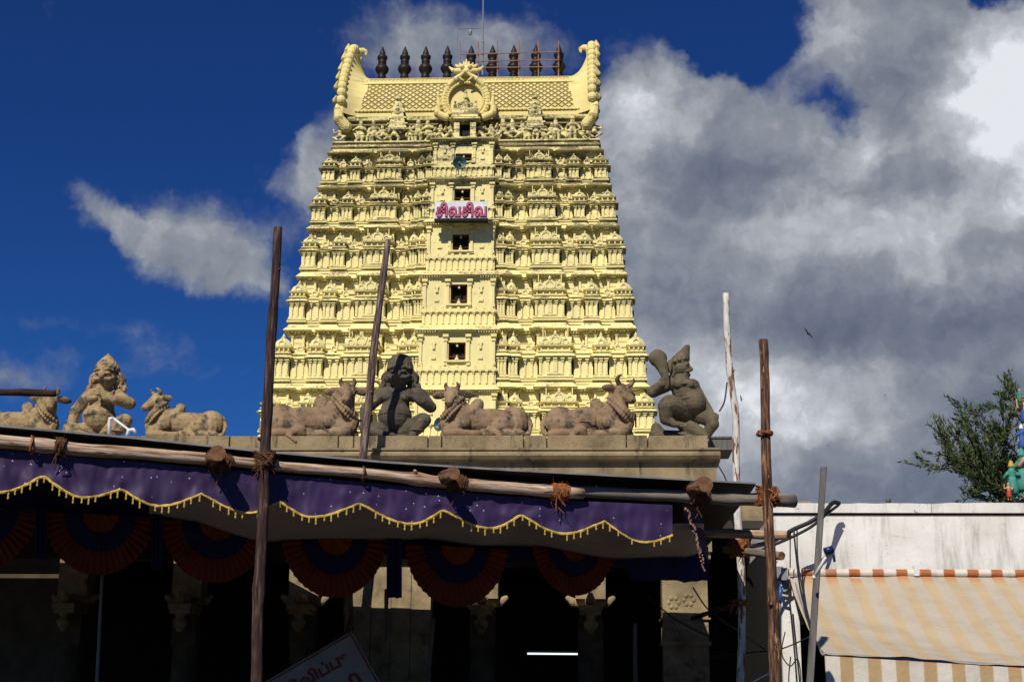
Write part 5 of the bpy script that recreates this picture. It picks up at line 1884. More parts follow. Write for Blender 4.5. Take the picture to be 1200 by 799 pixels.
# lashings
lashing(PN(310.5, 540, 0.10), (0, 0, 1), 0.062, 5, 0.16, M['rope_dark'], 'dark rope binding the tall left pole to the pale front log', bd, 0.06)
lashing(PN(900, 581, 0.08), (0, 0, 1), 0.078, 7, 0.19, M['rope'], 'big orange rope knot where the brown pole meets the grey log end', bd, 0.068)
lashing(PN(655, 576.5, 0), bd, 0.062, 8, 0.18, M['rope'], 'orange rope wound round the pale front log near its right end')
lashing(PN(70, 523, 0), bd, 0.062, 4, 0.09, M['rope_dark'], 'dark frayed rope round the pale front log near its left end')
lashing(PN(258, 541, 0.0), bd, 0.062, 6, 0.20, M['rope_dark'], 'dark rope tying the left rafter end to the front log')
lashing(PN(534, 566, 0.0), bd, 0.062, 6, 0.19, M['rope_dark'], 'dark rope tying the middle rafter end to the front log')
lashing(PN(820, 582, 0.0), bd, 0.068, 6, 0.18, M['rope_dark'], 'dark rope tying the right rafter end to the grey log')
lashing(PY(867, 642, 17.3), (0, 0, 1), 0.085, 8, 0.20, M['rope'], 'orange rope knot on the white pole below the canopy corner', (1, 0, 0), 0.06)
lashing(PY(868, 706, 17.75), (0, 0, 1), 0.066, 3, 0.06, M['rope'], 'small orange rope band low on the white pole', None, None)
lashing(PN(896, 508, 0.14), (0, 0, 1), 0.062, 2, 0.04, M['rope'], 'thin rope band high on the brown pole against the clouds', None, None, False)
lashing(PN(37, 521, 0), bd, 0.064, 1, 0.02, M['rope'], 'single loop of cord round the pale front log at its left end', None, None, False)
lashing(PN(425, 555, 0), bd, 0.056, 1, 0.02, M['rope_dark'], 'single loop of cord in the middle of the pale front log', None, None, False)

# roof sheet
cano = empty('canopy_roof', PN(400, 536, 0.2), 'flat dark roof sheet over the log frame in front of the hall', 'canopy roof')
front = []
for (x, y) in ((-700, 452), (-90, 489), (0, 497.5), (150, 511), (298, 526.5), (450, 540), (598, 549.5), (730, 556.5), (886, 565)):
    front.append(PN(x, y, 0.075))
m = MB()
nf = len(front)
top_, bot = [], []
back = []
eR = PZ(857, 616, 4.05)
for i, p in enumerate(front):
    t = i/(nf-1)
    q1 = p-bn*0.42+Vector((0, 0, -0.055))
    if i == nf-1:
        q1 = p.lerp(Vector((eR.x, eR.y, p.z-0.06)), 0.16)
    yb = 21.62-0.30*t if q1.x > -3.6 else 21.97  # unseen back edge shaped so its shadow darkens the hall's left end
    L_ = (yb-q1.y)
    q2 = Vector((q1.x-0.10*L_+0.3*t, yb, 4.02 if q1.x > -3.6 else 4.19))
    if i == 0:
        q2.x = -14.0
    back.append((q1, q2))
th = 0.018
rows = []
for zoff in (0, -th):
    r_ = []
    for i, p in enumerate(front):
        z = Vector((0, 0, zoff))
        mid = back[i][0].lerp(back[i][1], 0.5)+Vector((0, 0, -0.03))
        r_.append([p+z, back[i][0]+z, mid+z, back[i][1]+z])
    rows.append(r_)
o0 = Vector(cano.location)
vs = [tuple(v-o0) for r_ in rows for c_ in r_ for v in c_]
nr = 4
fs = []
mi = []
idx = lambda a, i, j: a*nf*nr+i*nr+j
for i in range(nf-1):
    for j in range(nr-1):
        fs.append((idx(0, i, j), idx(0, i+1, j), idx(0, i+1, j+1), idx(0, i, j+1)))
        mi.append(1)
        fs.append((idx(1, i, j), idx(1, i, j+1), idx(1, i+1, j+1), idx(1, i+1, j)))
        mi.append(0)
    fs.append((idx(0, i, 0), idx(1, i, 0), idx(1, i+1, 0), idx(0, i+1, 0)))
    mi.append(1)
    fs.append((idx(0, i, nr-1), idx(0, i+1, nr-1), idx(1, i+1, nr-1), idx(1, i, nr-1)))
    mi.append(1)
for j in range(nr-1):
    for i in (0, nf-1):
        fs.append((idx(0, i, j), idx(0, i, j+1), idx(1, i, j+1), idx(1, i, j)))
        mi.append(0)
m.v, m.f, m.mi = vs, fs, mi
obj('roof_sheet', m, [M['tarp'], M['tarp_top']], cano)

# ---- purple valance with gold braid
val = empty('purple_valance', PN(400, 570, -0.08), 'purple sequinned cloth hung below the pale log with a scalloped gold tasselled edge', 'valance')
o0 = Vector(val.location)
edge = [(-60, 570), (-20, 584), (0, 577), (22, 570), (50, 558), (75, 572), (99, 583), (120, 580), (142, 573.5), (163, 586), (187, 593), (212, 589), (236, 579), (262, 594), (288, 601), (308, 598), (327, 588), (345, 600), (366, 606), (395, 600), (421, 590), (450, 604), (482, 613),
        (503, 609), (519, 598), (545, 613), (575, 618.5), (595, 613), (610, 603), (635, 618), (661, 625), (687, 620), (708, 611), (728, 627), (751, 635), (770, 633), (788, 624)]
pk = [(-40, 560), (0, 577), (50, 558), (99, 583), (142, 573.5), (187, 593), (236, 579), (292, 601), (327, 588), (366, 606), (421, 590), (482, 614), (519, 598), (575, 619), (610, 603), (661, 625.5), (708, 611), (755, 635.5), (800, 622)]
edge = []
for (xa_, ya_), (xb_, yb_) in zip(pk[:-1], pk[1:]):
    for q_ in range(10):
        t_ = q_/10
        f_ = math.sin(t_*PI/2)**1.15 if yb_ > ya_ else 1-math.sin((1-t_)*PI/2)**1.15
        edge.append((xa_+(xb_-xa_)*t_, ya_+(yb_-ya_)*f_))
edge.append(pk[-1])


def interp(tab, x):
    for (x0, y0), (x1, y1) in zip(tab[:-1], tab[1:]):
        if x <= x1:
            t = (x-x0)/(x1-x0)
            return y0+(y1-y0)*t
    return tab[-1][1]


topl = [(-60, 520), (0, 527), (150, 540), (300, 553), (430, 565), (580, 580), (683, 587), (800, 592)]
NX, NZ = 424, 18
vs, fs = [], []
for i in range(NX+1):
    x = -60+848*i/NX
    yt, yb = interp(topl, x), interp(edge, x)
    if x > 720:
        yt += 0.0
    for j in range(NZ+1):
        t = j/NZ
        # soft gathers fanning from the peaks of the scallops
        wv_ = 0.010*math.sin(x*0.19+1.5*t)*t+0.014*mnoise.noise(Vector((x*0.02, t*1.5, 1)))+0.010*mnoise.noise(Vector((x*0.11, t*2.5, 4)))
        swag = 0.006*math.sin((yb+6*t)*0.30+t*7)*(t)
        vs.append(PN(x, yt+(yb-yt)*t, -0.03+wv_+swag)-o0)
for i in range(NX):
    for j in range(NZ):
        a = i*(NZ+1)+j
        fs.append((a, a+1, a+NZ+2, a+NZ+1))
m = MB()
m.add(vs, fs)
obj('cloth', m, M['valance'], val, smooth=True)
vs2 = [vs[i*(NZ+1)+NZ] for i in range(NX+1)]
m = MB()
m.tube([Vector(p)+bn*0.006 for p in vs2[::2]], 0.0125, 6, 0.25)
br = obj('gold_braid', m, M['gold'], val)
tas = MB()
s = 0
for i in range(2, NX, 1):
    x = -60+848*i/NX
    if int(x/8.6) != int((x-2)/8.6) and random.random() < 0.86:
        p = Vector(vs2[i])+bn*0.012
        L_ = random.uniform(0.025, 0.05)
        tas.tube([p, p-Vector((0, 0, L_*0.6)), p-Vector((0, 0, L_))], [0.0035, 0.008, 0.0045], 5)
        tas.tube([p-Vector((0, 0, L_)), p-Vector((0, 0, L_+0.02))], [0.009, 0.006], 5)
tag(obj('tassels', tas, M['gold'], val), kind='stuff')
# corner flap of the valance, turned round the end of the log
flap = MB()
vs, fs = [], []
for i in range(9):
    for j in range(11):
        s_, t = i/8, j/10
        x = 800+(20-2*t)*s_
        yt, yb = 590+6*s_, 600+62*s_
        vs.append(PN(x+14*t*s_, yt+(yb-yt)*t, -0.10-0.6*s_+0.03*math.sin(6*s_+3*t)))
        vs[-1] = vs[-1]-o0
for i in range(8):
    for j in range(10):
        a = i*11+j
        fs.append((a, a+1, a+12, a+11))
flap.add(vs, fs)
obj('corner_flap', flap, M['navy'], val, smooth=True)
m = MB()
for k in range(34):
    t = k/33
    x = 804+22*t**0.8+random.uniform(-2, 2)
    y = 596+72*t
    c = PN(x, y, 0.02)-o0
    m.ball(c, (random.uniform(0.006, 0.014), 0.008, random.uniform(0.008, 0.022)), 6, 5)
tag(obj('dried_garland', m, mat('dried_flowers', [(0.3, (0.12, 0.05, 0.035)), (0.7, (0.42, 0.24, 0.18))], 25), val), kind='stuff')

# ---- grey cloth slung under the roof
gc = MB()
vs, fs = [], []
NXg = 60
for i in range(NXg+1):
    x = 175+650*i/NXg
    yt = interp(edge, min(x, 788))-13
    low = interp([(175, 604), (230, 612), (300, 634), (420, 634), (500, 630), (560, 641), (640, 641), (710, 654), (810, 654), (830, 640)], x)
    for j in range(13):
        t = j/12
        k = -0.25-2.4*t
        y = yt+(low-yt)*t
        vs.append(PN(x, y+1.5*math.sin(t*6+x*0.03)*t, k))
o0g = Vector(vs[0])
vs = [v-o0g for v in vs]
for i in range(NXg):
    for j in range(12):
        a = i*13+j
        fs.append((a, a+1, a+14, a+13))
gc.add(vs, fs)
gco = tag(obj('ceiling_cloth', gc, M['grey_cloth'], None, o0g, smooth=True), 'grey cloth slung as a ceiling behind the gold edged valance', 'cloth')
sm = gco.modifiers.new('t', 'SOLIDIFY')
sm.thickness = 0.006

# ---- navy pelmet and pleated half-round buntings
nv = MB()
vs, fs = [], []
NXn = 130
for i in range(NXn+1):
    x = -80+910*i/NXn
    yt = interp([(-80, 560), (0, 570), (200, 590), (300, 610), (420, 625), (560, 632), (700, 640), (830, 640)], x)
    yb = yt+24+3*math.sin(x*0.11)
    if x > 735:
        yb = 680+5*mnoise.noise(Vector((x*0.3, 0, 0)))
    for j in range(5):
        t = j/4
        vs.append(PN(x, yt+(yb-yt)*t, -2.75+0.03*math.sin(x*0.5)*t))
o0n = Vector(vs[0])
vs = [v-o0n for v in vs]
for i in range(NXn):
    for j in range(4):
        a = i*5+j
        fs.append((a, a+1, a+6, a+5))
nv.add(vs, fs)
tag(obj('navy_pelmet', nv, M['navy'], None, o0n, smooth=True), 'dark navy cloth strip behind the valance above the round buntings', 'cloth')


def bunting(x, y, rpx, k, label):
    c = PN(x, y, k)
    depth = (c-CAM).dot(fw)
    r = rpx/FPX*depth
    e = empty('half_round_bunting', c, label, 'bunting', 'pleated half-round buntings')
    for nm, f0, f1, mt in (('outer_frill', 0.62, 1.0, M['orange']), ('middle_frill', 0.30, 0.64, M['navy']), ('centre', 0.0, 0.32, M['orange2'])):
        m = MB()
        vs, fs = [], []
        NA, NR = 144, 5
        for a in range(NA+1):
            an = PI+PI*a/NA
            for b in range(NR+1):
                f = f0+(f1-f0)*b/NR
                pl = 0.020*f*math.sin(a*2*PI/6)+(0.012 if nm == 'outer_frill' else 0.03 if nm == 'middle_frill' else 0.045)*1.0
                sag = 1.0+0.10*math.sin(an)*-1*f
                q = bd*(r*f*math.cos(an))+Vector((0, 0, r*f*math.sin(an)*sag))+bn*(pl+0.03*mnoise.noise(Vector((f*3, an*2, x))))
                vs.append(q)
        for a in range(NA):
            for b in range(NR):
                i = a*(NR+1)+b
                fs.append((i, i+1, i+NR+2, i+NR+1))
        m.add(vs, fs)
        obj(nm, m, mt, e, smooth=True)


for i, (x, y, r_, lab) in enumerate(((-22, 598, 64, 'orange and navy half-round bunting cut by the left edge of the photo'), (118, 603, 64, 'orange and navy half-round bunting, second from the left edge'), (254, 612, 64, 'orange and navy half-round bunting just left of the tall dark pole'),
                                     (392, 630, 63, 'orange and navy half-round bunting just right of the tall dark pole'), (535, 641, 63, 'orange and navy half-round bunting above the doorway panel'), (672, 640, 52, 'orange and navy half-round bunting, the furthest right and half hidden'))):
    bunting(x, y, r_, -2.6, lab)
for i, (x, y0, y1, w_, lab) in enumerate(((48, 595, 655, 7, 'navy cloth drop between the two leftmost buntings'), (184, 602, 668, 7, 'navy cloth drop left of the tall dark pole'), (462, 628, 700, 9, 'navy cloth drop with a torn hem near the middle'))):
    m = MB()
    c = PN(x, y0, -2.5)
    vs, fs = [], []
    for a in range(9):
        for b in range(9):
            vs.append(PN(x-w_+2*w_*a/8, y0+(y1-y0)*b/8+(3*mnoise.noise(Vector((a*1.7, 0, x))) if b == 8 else 0), -2.5+0.04*math.sin(a*2.2))-c)
    for a in range(8):
        for b in range(8):
            q = a*9+b
            fs.append((q, q+1, q+10, q+9))
    m.add(vs, fs)
    tag(obj('cloth_drop', m, M['navy'], None, c, smooth=True), lab, 'cloth', 'navy cloth drops between the buntings')

# ---- things under the canopy
tl = empty('tube_light', PY(653.5, 765.5, 26), 'lit fluorescent tube in the dark hall doorway', 'tube light')
a, b = rel(tl, PY(618, 765.3, 26), PY(690, 766, 26))
m = MB()
m.tube([a, b], 0.014, 8)
glow, n, bb = new_mat('lit_tube')
bb.inputs['Emission Color'].default_value = (0.75, 0.85, 1, 1)
bb.inputs['Emission Strength'].default_value = 1.6
obj('lit_tube', m, glow, tl)
m = MB()
m.box(a.x-0.05, b.x+0.05, 0.02, 0.06, -0.03, 0.05)
obj('fitting', m, M['shade_dark_stone'], tl)
log('thin_pole', [PY(112, 830, 19), PY(120, 668, 19)], [0.022, 0.02], M['metal'], 'thin grey pipe standing in the shade below the second bunting', 'pipe', cutends=False, wob=0.0)
log('thin_pole', [PY(498, 830, 20), PY(508, 724, 20)], [0.03, 0.03], M['wood_post'], 'short grey post in the shade right of the leaning board', 'post')
log('thin_pole', [PY(452, 750, 20), PY(453, 690, 20)], [0.028, 0.028], M['wood_post'], 'short grey pipe hanging in the shade above the leaning board', 'pipe', wob=0.0)
log('thin_pole', [PY(745, 830, 20), PY(744, 730, 20)], [0.03, 0.03], M['wood_post'], 'thin dark post in the shade left of the carved pier', 'post')
# notice board
b0 = PY(412, 739, 19.5)
brd = empty('notice_board', b0, 'tilted off-white board with faded red lettering, half seen in the shade at the bottom', 'notice board')
brd.rotation_euler = (R(-6), 0, 0)
m = MB()
hh = MB()
ang = R(31)
ux, uz = Vector((-math.cos(ang), 0, -math.sin(ang))), Vector((math.sin(ang*1.02), 0, -math.cos(ang*1.02)))
Wb, Hb, = 1.9, 1.3
c4 = [Vector((0, 0, 0)), ux*Wb, ux*Wb+uz*Hb, uz*Hb]
m.add([p+Vector((0, 0, 0)) for p in c4]+[p+Vector((0, 0.03, 0)) for p in c4], [(0, 1, 2, 3), (7, 6, 5, 4), (0, 4, 5, 1), (1, 5, 6, 2), (2, 6, 7, 3), (3, 7, 4, 0)])
obj('board', m, M['board'], brd)
m = MB()
for (a, b) in ((c4[0], c4[1]), (c4[3], c4[0])):
    m.tube([a.lerp(b, 0.02)-Vector((0, 0.012, 0))+(uz*0.03 if b == c4[1] else ux*0.03), b-Vector((0, 0.012, 0))+(uz*0.03 if b == c4[1] else ux*0.03)], 0.008, 6)
obj('red_border', m, M['red_ink'], brd)
for (txt, sz, u, v, mt, wd, hg) in (('\u0b85\u0bb1\u0bbf\u0bb5\u0bbf\u0baa\u0bcd\u0baa\u0bc1', 0.25, 0.78, 0.27, 'red_ink', 1.15, 0.24), ('\u0bc6\u0baa\u0b9f\u0bcd\u0b9f\u0bbf', 0.25, 0.62, 0.60, 'red_ink', 0.85, 0.24), ('\u0b95\u0b9f,', 0.2, 0.30, 0.88, 'blue_ink', 0.42, 0.17)):
    me = text_mesh(txt, sz, 0.004, 0.006, M[mt], 'lettering')
    fit(me, wd, hg)
    o = link('lettering', me, brd, ux*u+uz*v+Vector((0, -0.012, 0)))
    o.rotation_euler = (PI/2, -ang, 0)
# white pipe by the left figure
wp = MB()
pts = [PY(x, y, 20.6) for x, y in ((128, 512), (128.2, 495), (129, 490.5), (133, 490), (150, 503), (153, 504), (156, 508))]
o0 = pts[0]
wp.tube([p-o0 for p in pts[:4]], 0.028, 10)
wp.tube([p-o0 for p in pts[3:6]], 0.018, 10)
wp.tube([PY(x, y, 20.6)-o0 for x, y in ((149, 511), (151, 504), (156, 503), (159, 507))], 0.028, 10)
tag(obj('bent_pipe', wp, M['white_pvc'], None, o0, smooth=True), 'bent white plastic pipe at the feet of the conch blowing figure', 'pipe')
# horn loudspeaker between figure and bull, at the foot of the tower
horn('horn_loudspeaker', PY(515, 497, 30), R(-35), 'dark green horn loudspeaker just right of the dark squatting figure', 0.26)
# dark plank beside the club bearer
a, b = PY(832, 515, 23.2), PY(857, 512, 22.9)
m = MB()
m.box(0, b.x-a.x+0.05, 0, 0.8, -0.16, 0.02)
m.box(-0.0, b.x-a.x+0.07, -0.02, 0.8, 0.021, 0.05)
tag(obj('roof_plank', m, M['metal'] if False else M['wood_post'], None, a), 'dark flat beam end sticking out right of the club bearing statue', 'beam')

# ------------------------------------------------------------------ white building with awning
WY = 20.0
wx0 = PY(905, 640, WY).x
wz = PY(1050, 590, WY).z
wb = empty('white_building', (wx0, WY, 0), 'old whitewashed wall of a low flat building with stains and a narrow coping', 'building')


def Wb_(mb, x0, x1, y0, y1, z0, z1):
    mb.box(x0-wx0, x1-wx0, y0-WY, y1-WY, z0, z1)


so = PY(936, 700, WY).x              # the shop opening starts here
m = MB()
zc_ = PY(1050, 601, WY).z
Wb_(m, wx0, 12.5, WY, WY+6, 3.35, zc_-0.03)
Wb_(m, wx0, so, WY+0.002, WY+6, 0, 3.35)
Wb_(m, 12.0, 12.5, WY+0.002, WY+6, 0, 3.35)
Wb_(m, so, 12.0, WY+3.5, WY+6, 0, 3.35)
obj('wall', m, M['whitewash'], wb)
m = MB()
xj = wx0-0.05
xe = [xj]
while xe[-1] < 12.3:
    xe.append(xe[-1]+random.uniform(0.10, 0.32))
xe[-1] = 12.5
hts = [wz+random.uniform(-0.010, 0.008) for q_ in xe]
jx = PY(1087, 595, WY).x
for q_ in range(len(xe)-1):
    a_, b_ = xe[q_]-wx0, xe[q_+1]-wx0
    gp = 0.006 if xe[q_] < jx < xe[q_+1] else 0.0
    y0_, y1_ = -0.045, 0.3
    m.add([(a_, y0_, zc_), (b_-gp, y0_, zc_), (b_-gp, y1_, zc_), (a_, y1_, zc_), (a_, y0_, hts[q_]), (b_-gp, y0_, hts[q_+1]), (b_-gp, y1_, hts[q_+1]), (a_, y1_, hts[q_])],
          [(3, 2, 1, 0), (4, 5, 6, 7), (0, 1, 5, 4), (2, 3, 7, 6)]+([(1, 2, 6, 5), (3, 0, 4, 7)] if gp or q_ in (0, len(xe)-2) else []))
obj('coping', m, M['whitewash'], wb)
m = MB()
Wb_(m, wx0, 12.5, WY+0.012, WY+0.3, zc_-0.031, zc_+0.001)  # dark strip painting in the shadow line under the coping
obj('coping_shadow_line', m, M['dark'], wb)
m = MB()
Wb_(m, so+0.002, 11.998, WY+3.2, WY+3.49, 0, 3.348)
obj('shop_back', m, M['dark'], wb)  # near-black sheet standing for the deep shade under the awning
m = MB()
m.box(-0.03, -0.003, 0.03, 6, 0, PY(905, 634, WY).z)  # dark sheet added over the side wall to paint in its shade
obj('shade_side_panel', m, M['dark'], wb)
# stone ledge and added wall, coloured dark as the shaded gap between buildings
m = MB()
p0, p1 = PY(852, 596, 23.0), PY(905, 616, 23.0)
m.box(0, p1.x-p0.x+0.6, 0, 0.8, p1.z, p0.z+0.12)
tag(obj('stone_block', m, M['hall_stone'], None, (p0.x, 23.0, 0)), 'sunlit yellowish stone block under the right end of the canopy, behind the logs', 'stone block')
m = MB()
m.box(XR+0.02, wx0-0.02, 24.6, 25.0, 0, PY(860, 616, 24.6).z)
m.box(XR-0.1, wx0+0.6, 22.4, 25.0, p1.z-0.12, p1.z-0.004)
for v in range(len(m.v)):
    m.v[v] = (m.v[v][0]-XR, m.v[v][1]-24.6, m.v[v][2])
tag(obj('passage_wall', m, M['shade_dark_stone'], None, (XR, 24.6, 0)), 'wall coloured dark as shade, closing the gap between the hall and the white building', 'wall')

# awning
aw = empty('striped_awning', (PY(924, 671, WY-0.15).x, WY-0.15, PY(924, 671, WY-0.15).z), 'faded orange and cream striped canvas awning sloping down from the white wall', 'awning')
o0 = Vector(aw.location)
ax0 = o0.x
ax1 = 8.4
PER = 0.305


def uvmesh(name, grid, mats, parent, per=PER, vfun=None):
    nI, nJ = len(grid), len(grid[0])
    me = bpy.data.meshes.new(name)
    me.from_pydata([tuple(p-o0) for r_ in grid for p in r_], [], [(i*nJ+j, i*nJ+j+1, (i+1)*nJ+j+1, (i+1)*nJ+j) for i in range(nI-1) for j in range(nJ-1)])
    me.materials.append(mats)
    uv = me.uv_layers.new(name='uv')
    for lp in me.loops:
        i, j = divmod(lp.vertex_index, nJ)
        uv.data[lp.index].uv = ((ax0+(ax1-ax0)*i/(nI-1)-ax0-0.16)/per, j/(nJ-1))
    me.polygons.foreach_set('use_smooth', [True]*len(me.polygons))
    return link(name, me, parent)


d = ray(968, 766)
t_ = (ax0+0.02-CAM.x)/d.x
fb0 = CAM+d*t_                              # left end of the front bar
d = ray(1200, 780)
t_ = (fb0.y-0.03)/d.y
fb1 = CAM+d*t_
slope = (fb1.z-fb0.z)/(fb1.x-fb0.x)
grid = []
NI, NJ = 150, 26
for i in range(NI+1):
    x = ax0+(ax1-ax0)*i/NI
    row = []
    for j in range(NJ+1):
        t = j/NJ
        y = o0.y-0.03+(fb0.y-o0.y)*t
        zf_ = fb0.z+slope*(x-fb0.x)
        z = (o0.z-0.05)+(zf_-o0.z+0.05)*t-0.16*math.sin(PI*t)*(0.6+0.4*math.sin((x-ax0)*1.1+0.4))
        z += 0.035*mnoise.noise(Vector((x*1.3, t*2.2, 0)))+0.02*math.sin((x*2.2-t*4.5))*t*(1-t)*4*0.6+0.012*mnoise.noise(Vector((x*5, t*6, 3)))
        # long slack folds running from the left end of the roller to the right
        dd_ = (t-0.15-0.30*(x-ax0))
        z -= 0.03*math.exp(-(dd_/0.07)**2)
        dd_ = (t-0.55-0.10*(x-ax0))
        z -= 0.022*math.exp(-(dd_/0.05)**2)
        row.append(Vector((x+0.02*mnoise.noise(Vector((x*2, t*3, 9)))*t, y, z)))
    grid.append(row)
uvmesh('canvas', grid, M['awning'], aw)
grid2 = []
for i in range(NI+1):
    x = ax0+(ax1-ax0)*i/NI
    zf_ = fb0.z+slope*(x-fb0.x)
    grid2.append([Vector((x, fb0.y-0.02+0.015*math.sin(x*9)*j/8-0.01*j/8, zf_-0.02-0.42*j/8-(0.04*abs(math.sin(PI*(x-ax0)/PER)) if j == 8 else 0))) for j in range(9)])
uvmesh('front_valance', grid2, M['awning_front'], aw)
grid3 = []
for i in range(NI+1):
    x = ax0+(ax1-ax0)*i/NI
    grid3.append([Vector((x, o0.y-0.052*math.cos(2*PI*j/16), o0.z+0.052*math.sin(2*PI*j/16))) for j in range(17)])
uvmesh('roller', grid3, M['awning_new'], aw)
m = MB()
a, b = rel(aw, fb0+Vector((-0.04, 0.02, 0)), Vector((ax1, fb0.y+0.02, fb0.z+slope*(ax1-fb0.x))))
m.tube([a, b], 0.018, 8)
obj('front_bar', m, M['metal'], aw)
m = MB()
m.tube([Vector((0.06, -0.1, -0.1)), Vector((0.03, (fb0.y-o0.y)*0.5, -0.75)), a], 0.012, 8)
obj('arm', m, M['metal'], aw)
m = MB()
m.box(-0.10, -0.02, -0.06, 0.12, -0.10, 0.06)
m.box(-0.12, 0.02, 0.05, 0.13, -0.24, -0.12)
obj('end_bracket', m, M['metal'], aw)
p = rel(aw, PY(1074, 667, WY-0.22))[0]
m = MB()
m.box(p.x-0.03, p.x+0.03, p.y-0.0, p.y+0.12, p.z-0.08, p.z+0.05)
m.box(p.x-0.03, p.x-0.16, p.y+0.05, p.y+0.06, p.z+0.02, p.z+0.03)
obj('clamp', m, M['white_pvc'], aw)

# sawn post with pipe and clamps
a, b = PY(947, 830, 14.4), PY(965.5, 547, 14.6)
m = MB()
dv = b-a
m.fru(0, 0, 0.032, 0.032, 0.028, 0.028, 0, 1)
m.v = [(x+dv.x*z, y+dv.y*z, dv.z*z) for (x, y, z) in m.v]
post = obj('sawn_post', m, M['wood_post'], None, a)
bv = post.modifiers.new('b', 'BEVEL')
bv.width = 0.006
tag(post, 'grey square sawn post leaning in front of the awning', 'post')
fl = empty('pipe_fitting', PY(968, 648, 14.2), 'white plastic pipe with a dark blue clamp tied to the grey sawn post', 'pipe fitting')
m = MB()
a, b, c = rel(fl, PY(954, 676, 14.3), PY(967, 654, 14.25), PY(975, 647, 14.25))
m.tube([a, b, c], 0.017, 10)
m.ball(a, 0.022)
obj('pipe', m, M['white_pvc'], fl, smooth=True)
m = MB()
a, b = rel(fl, PY(966, 646, 14.22), PY(976, 643, 14.22))
m.tube([a, b], 0.034, 12)
m.tube([b, b+Vector((0.01, 0, -0.12))], 0.012, 8)
obj('clamp', m, M['navyplastic'], fl, smooth=True)


def cable(pix, r, label, material=None, name='cable', cat='cable', group='loose cables at the white wall'):
    pts = [PY(x, y, Y) for x, y, Y in pix]
    # catmull-rom
    Q_ = []
    n = len(pts)
    for i in range(n-1):
        p0_, p1_, p2_, p3_ = pts[max(i-1, 0)], pts[i], pts[i+1], pts[min(i+2, n-1)]
        for k in range(8):
            t = k/8
            Q_.append(0.5*((2*p1_)+(p2_-p0_)*t+(2*p0_-5*p1_+4*p2_-p3_)*t*t+(3*p1_-p0_-3*p2_+p3_)*t**3))
    Q_.append(pts[-1])
    o0_ = Q_[0].copy()
    m = MB()
    m.tube([q-o0_ for q in Q_], r, 7)
    return tag(obj(name, m, material or M['cable'], None, o0_, smooth=True), label, cat, group)


cable([(984, 590, 19.75), (976, 589, 19.7), (966, 600, 19.55), (950, 611, 19.5), (930, 620, 19.5), (905, 634, 19.4), (880, 640, 19.0)], 0.030, 'thickest black cable drooping from the top of the white wall behind the grey post')
cable([(982, 592, 19.72), (970, 601, 19.6), (952, 616, 19.4), (930, 628, 19.35), (905, 639, 19.3), (880, 650, 19.0)], 0.020, 'second black cable drooping just under the thickest one')
cable([(930, 618, 19.4), (933, 650, 19.2), (938, 690, 18.6), (946, 720, 18.2), (951, 737, 18.0)], 0.012, 'thin black cable hanging in front of the left end of the awning')
cable([(934, 620, 19.4), (935, 655, 19.2), (941, 693, 18.6), (949, 728, 18.2)], 0.009, 'thinner black cable hanging beside the first one')
cable([(926, 630, 19.6), (926, 665, 19.6)], 0.008, 'short thin cable end on the white wall left of the hanging pair')
cable([(812, 688, 20), (832, 716, 19.8), (870, 742, 18.5), (896, 760, 16.6)], 0.010, 'black cable slanting across the carved pier')
cable([(755, 695, 20), (790, 724, 20), (830, 745, 19.8)], 0.010, 'second black cable slanting lower across the carved pier')
cable([(835, 770, 19), (880, 764, 18), (915, 760, 18), (950, 745, 17.8)], 0.008, 'thin black cable running level between the white pole and the grey post')
cable([(838, 540, 22.0), (848, 556, 21.5), (858, 580, 21)], 0.010, 'thin black cable hanging from the parapet corner')
cable([(920, 740, 19.7), (916, 765, 19.6), (926, 780, 19.5), (935, 772, 19.6), (938, 800, 19.5), (924, 812, 19.5)], 0.008, 'tangled thin cable low on the white wall strip')
cable([(925, 700, 19.8), (930, 750, 19.8), (934, 800, 19.7), (935, 820, 19.7)], 0.012, 'upright black cable on the narrow white wall strip')
cable([(852, 448, 17.85), (849, 470, 17.8), (843, 482, 17.8)], 0.010, 'loose strip of dark bark hanging off the white pole', M['bark_dark'], 'bark_strip', 'bark', None)
cable([(881, 799, 17), (902, 788, 17)], 0.008, 'thin white rod in the bottom corner left of the brown pole', M['white_pvc'], 'thin_rod', 'rod', None)
cable([(903, 710, 17.5), (902.5, 795, 17.5)], 0.010, 'upright thin white pipe seen just behind the brown pole', M['white_pvc'], 'thin_rod', 'pipe', None)
# long handled tool
tb = empty('broom', PY(912, 740, 18.2), 'broom with a bright blue grip leaning by the brown pole', 'broom')
a, b, c = rel(tb, PY(911, 745, 18.2), PY(913.5, 706, 18.2), PY(915, 686, 18.2))
m = MB()
m.tube([a, b], 0.012, 8)
m.tube([a, a-Vector((0, 0, 1.2))], 0.012, 8)
obj('handle', m, M['wood_pale'], tb, smooth=True)
m = MB()
m.tube([b, c], 0.022, 8)
obj('grip', m, M['blue'], tb, smooth=True)
m = MB()
q = a-Vector((0, 0, 1.2))
for k in range(30):
    an = 2*PI*k/30
    m.tube([q, q+Vector((0.12*math.cos(an), 0.06*math.sin(an), -0.4))], [0.006, 0.004], 4)
tag(obj('bristles', m, M['rope'], tb), kind='stuff')
sp_ = empty('junction_box', PY(913, 672, 19.9), 'small grey junction box with fittings at the left end of the awning roller', 'junction box')
m = MB()
m.box(-0.06, 0.05, -0.06, 0.08, -0.07, 0.09)
obj('box', m, M['metal'], sp_)
m = MB()
m.tube([Vector((0.0, -0.04, -0.1)), Vector((0.02, -0.05, -0.28)), Vector((0.1, -0.05, -0.3))], 0.02, 8)
m.ball((0.06, -0.06, 0.0), 0.035)
obj('elbow_pipe', m, M['white_pvc'], sp_, smooth=True)

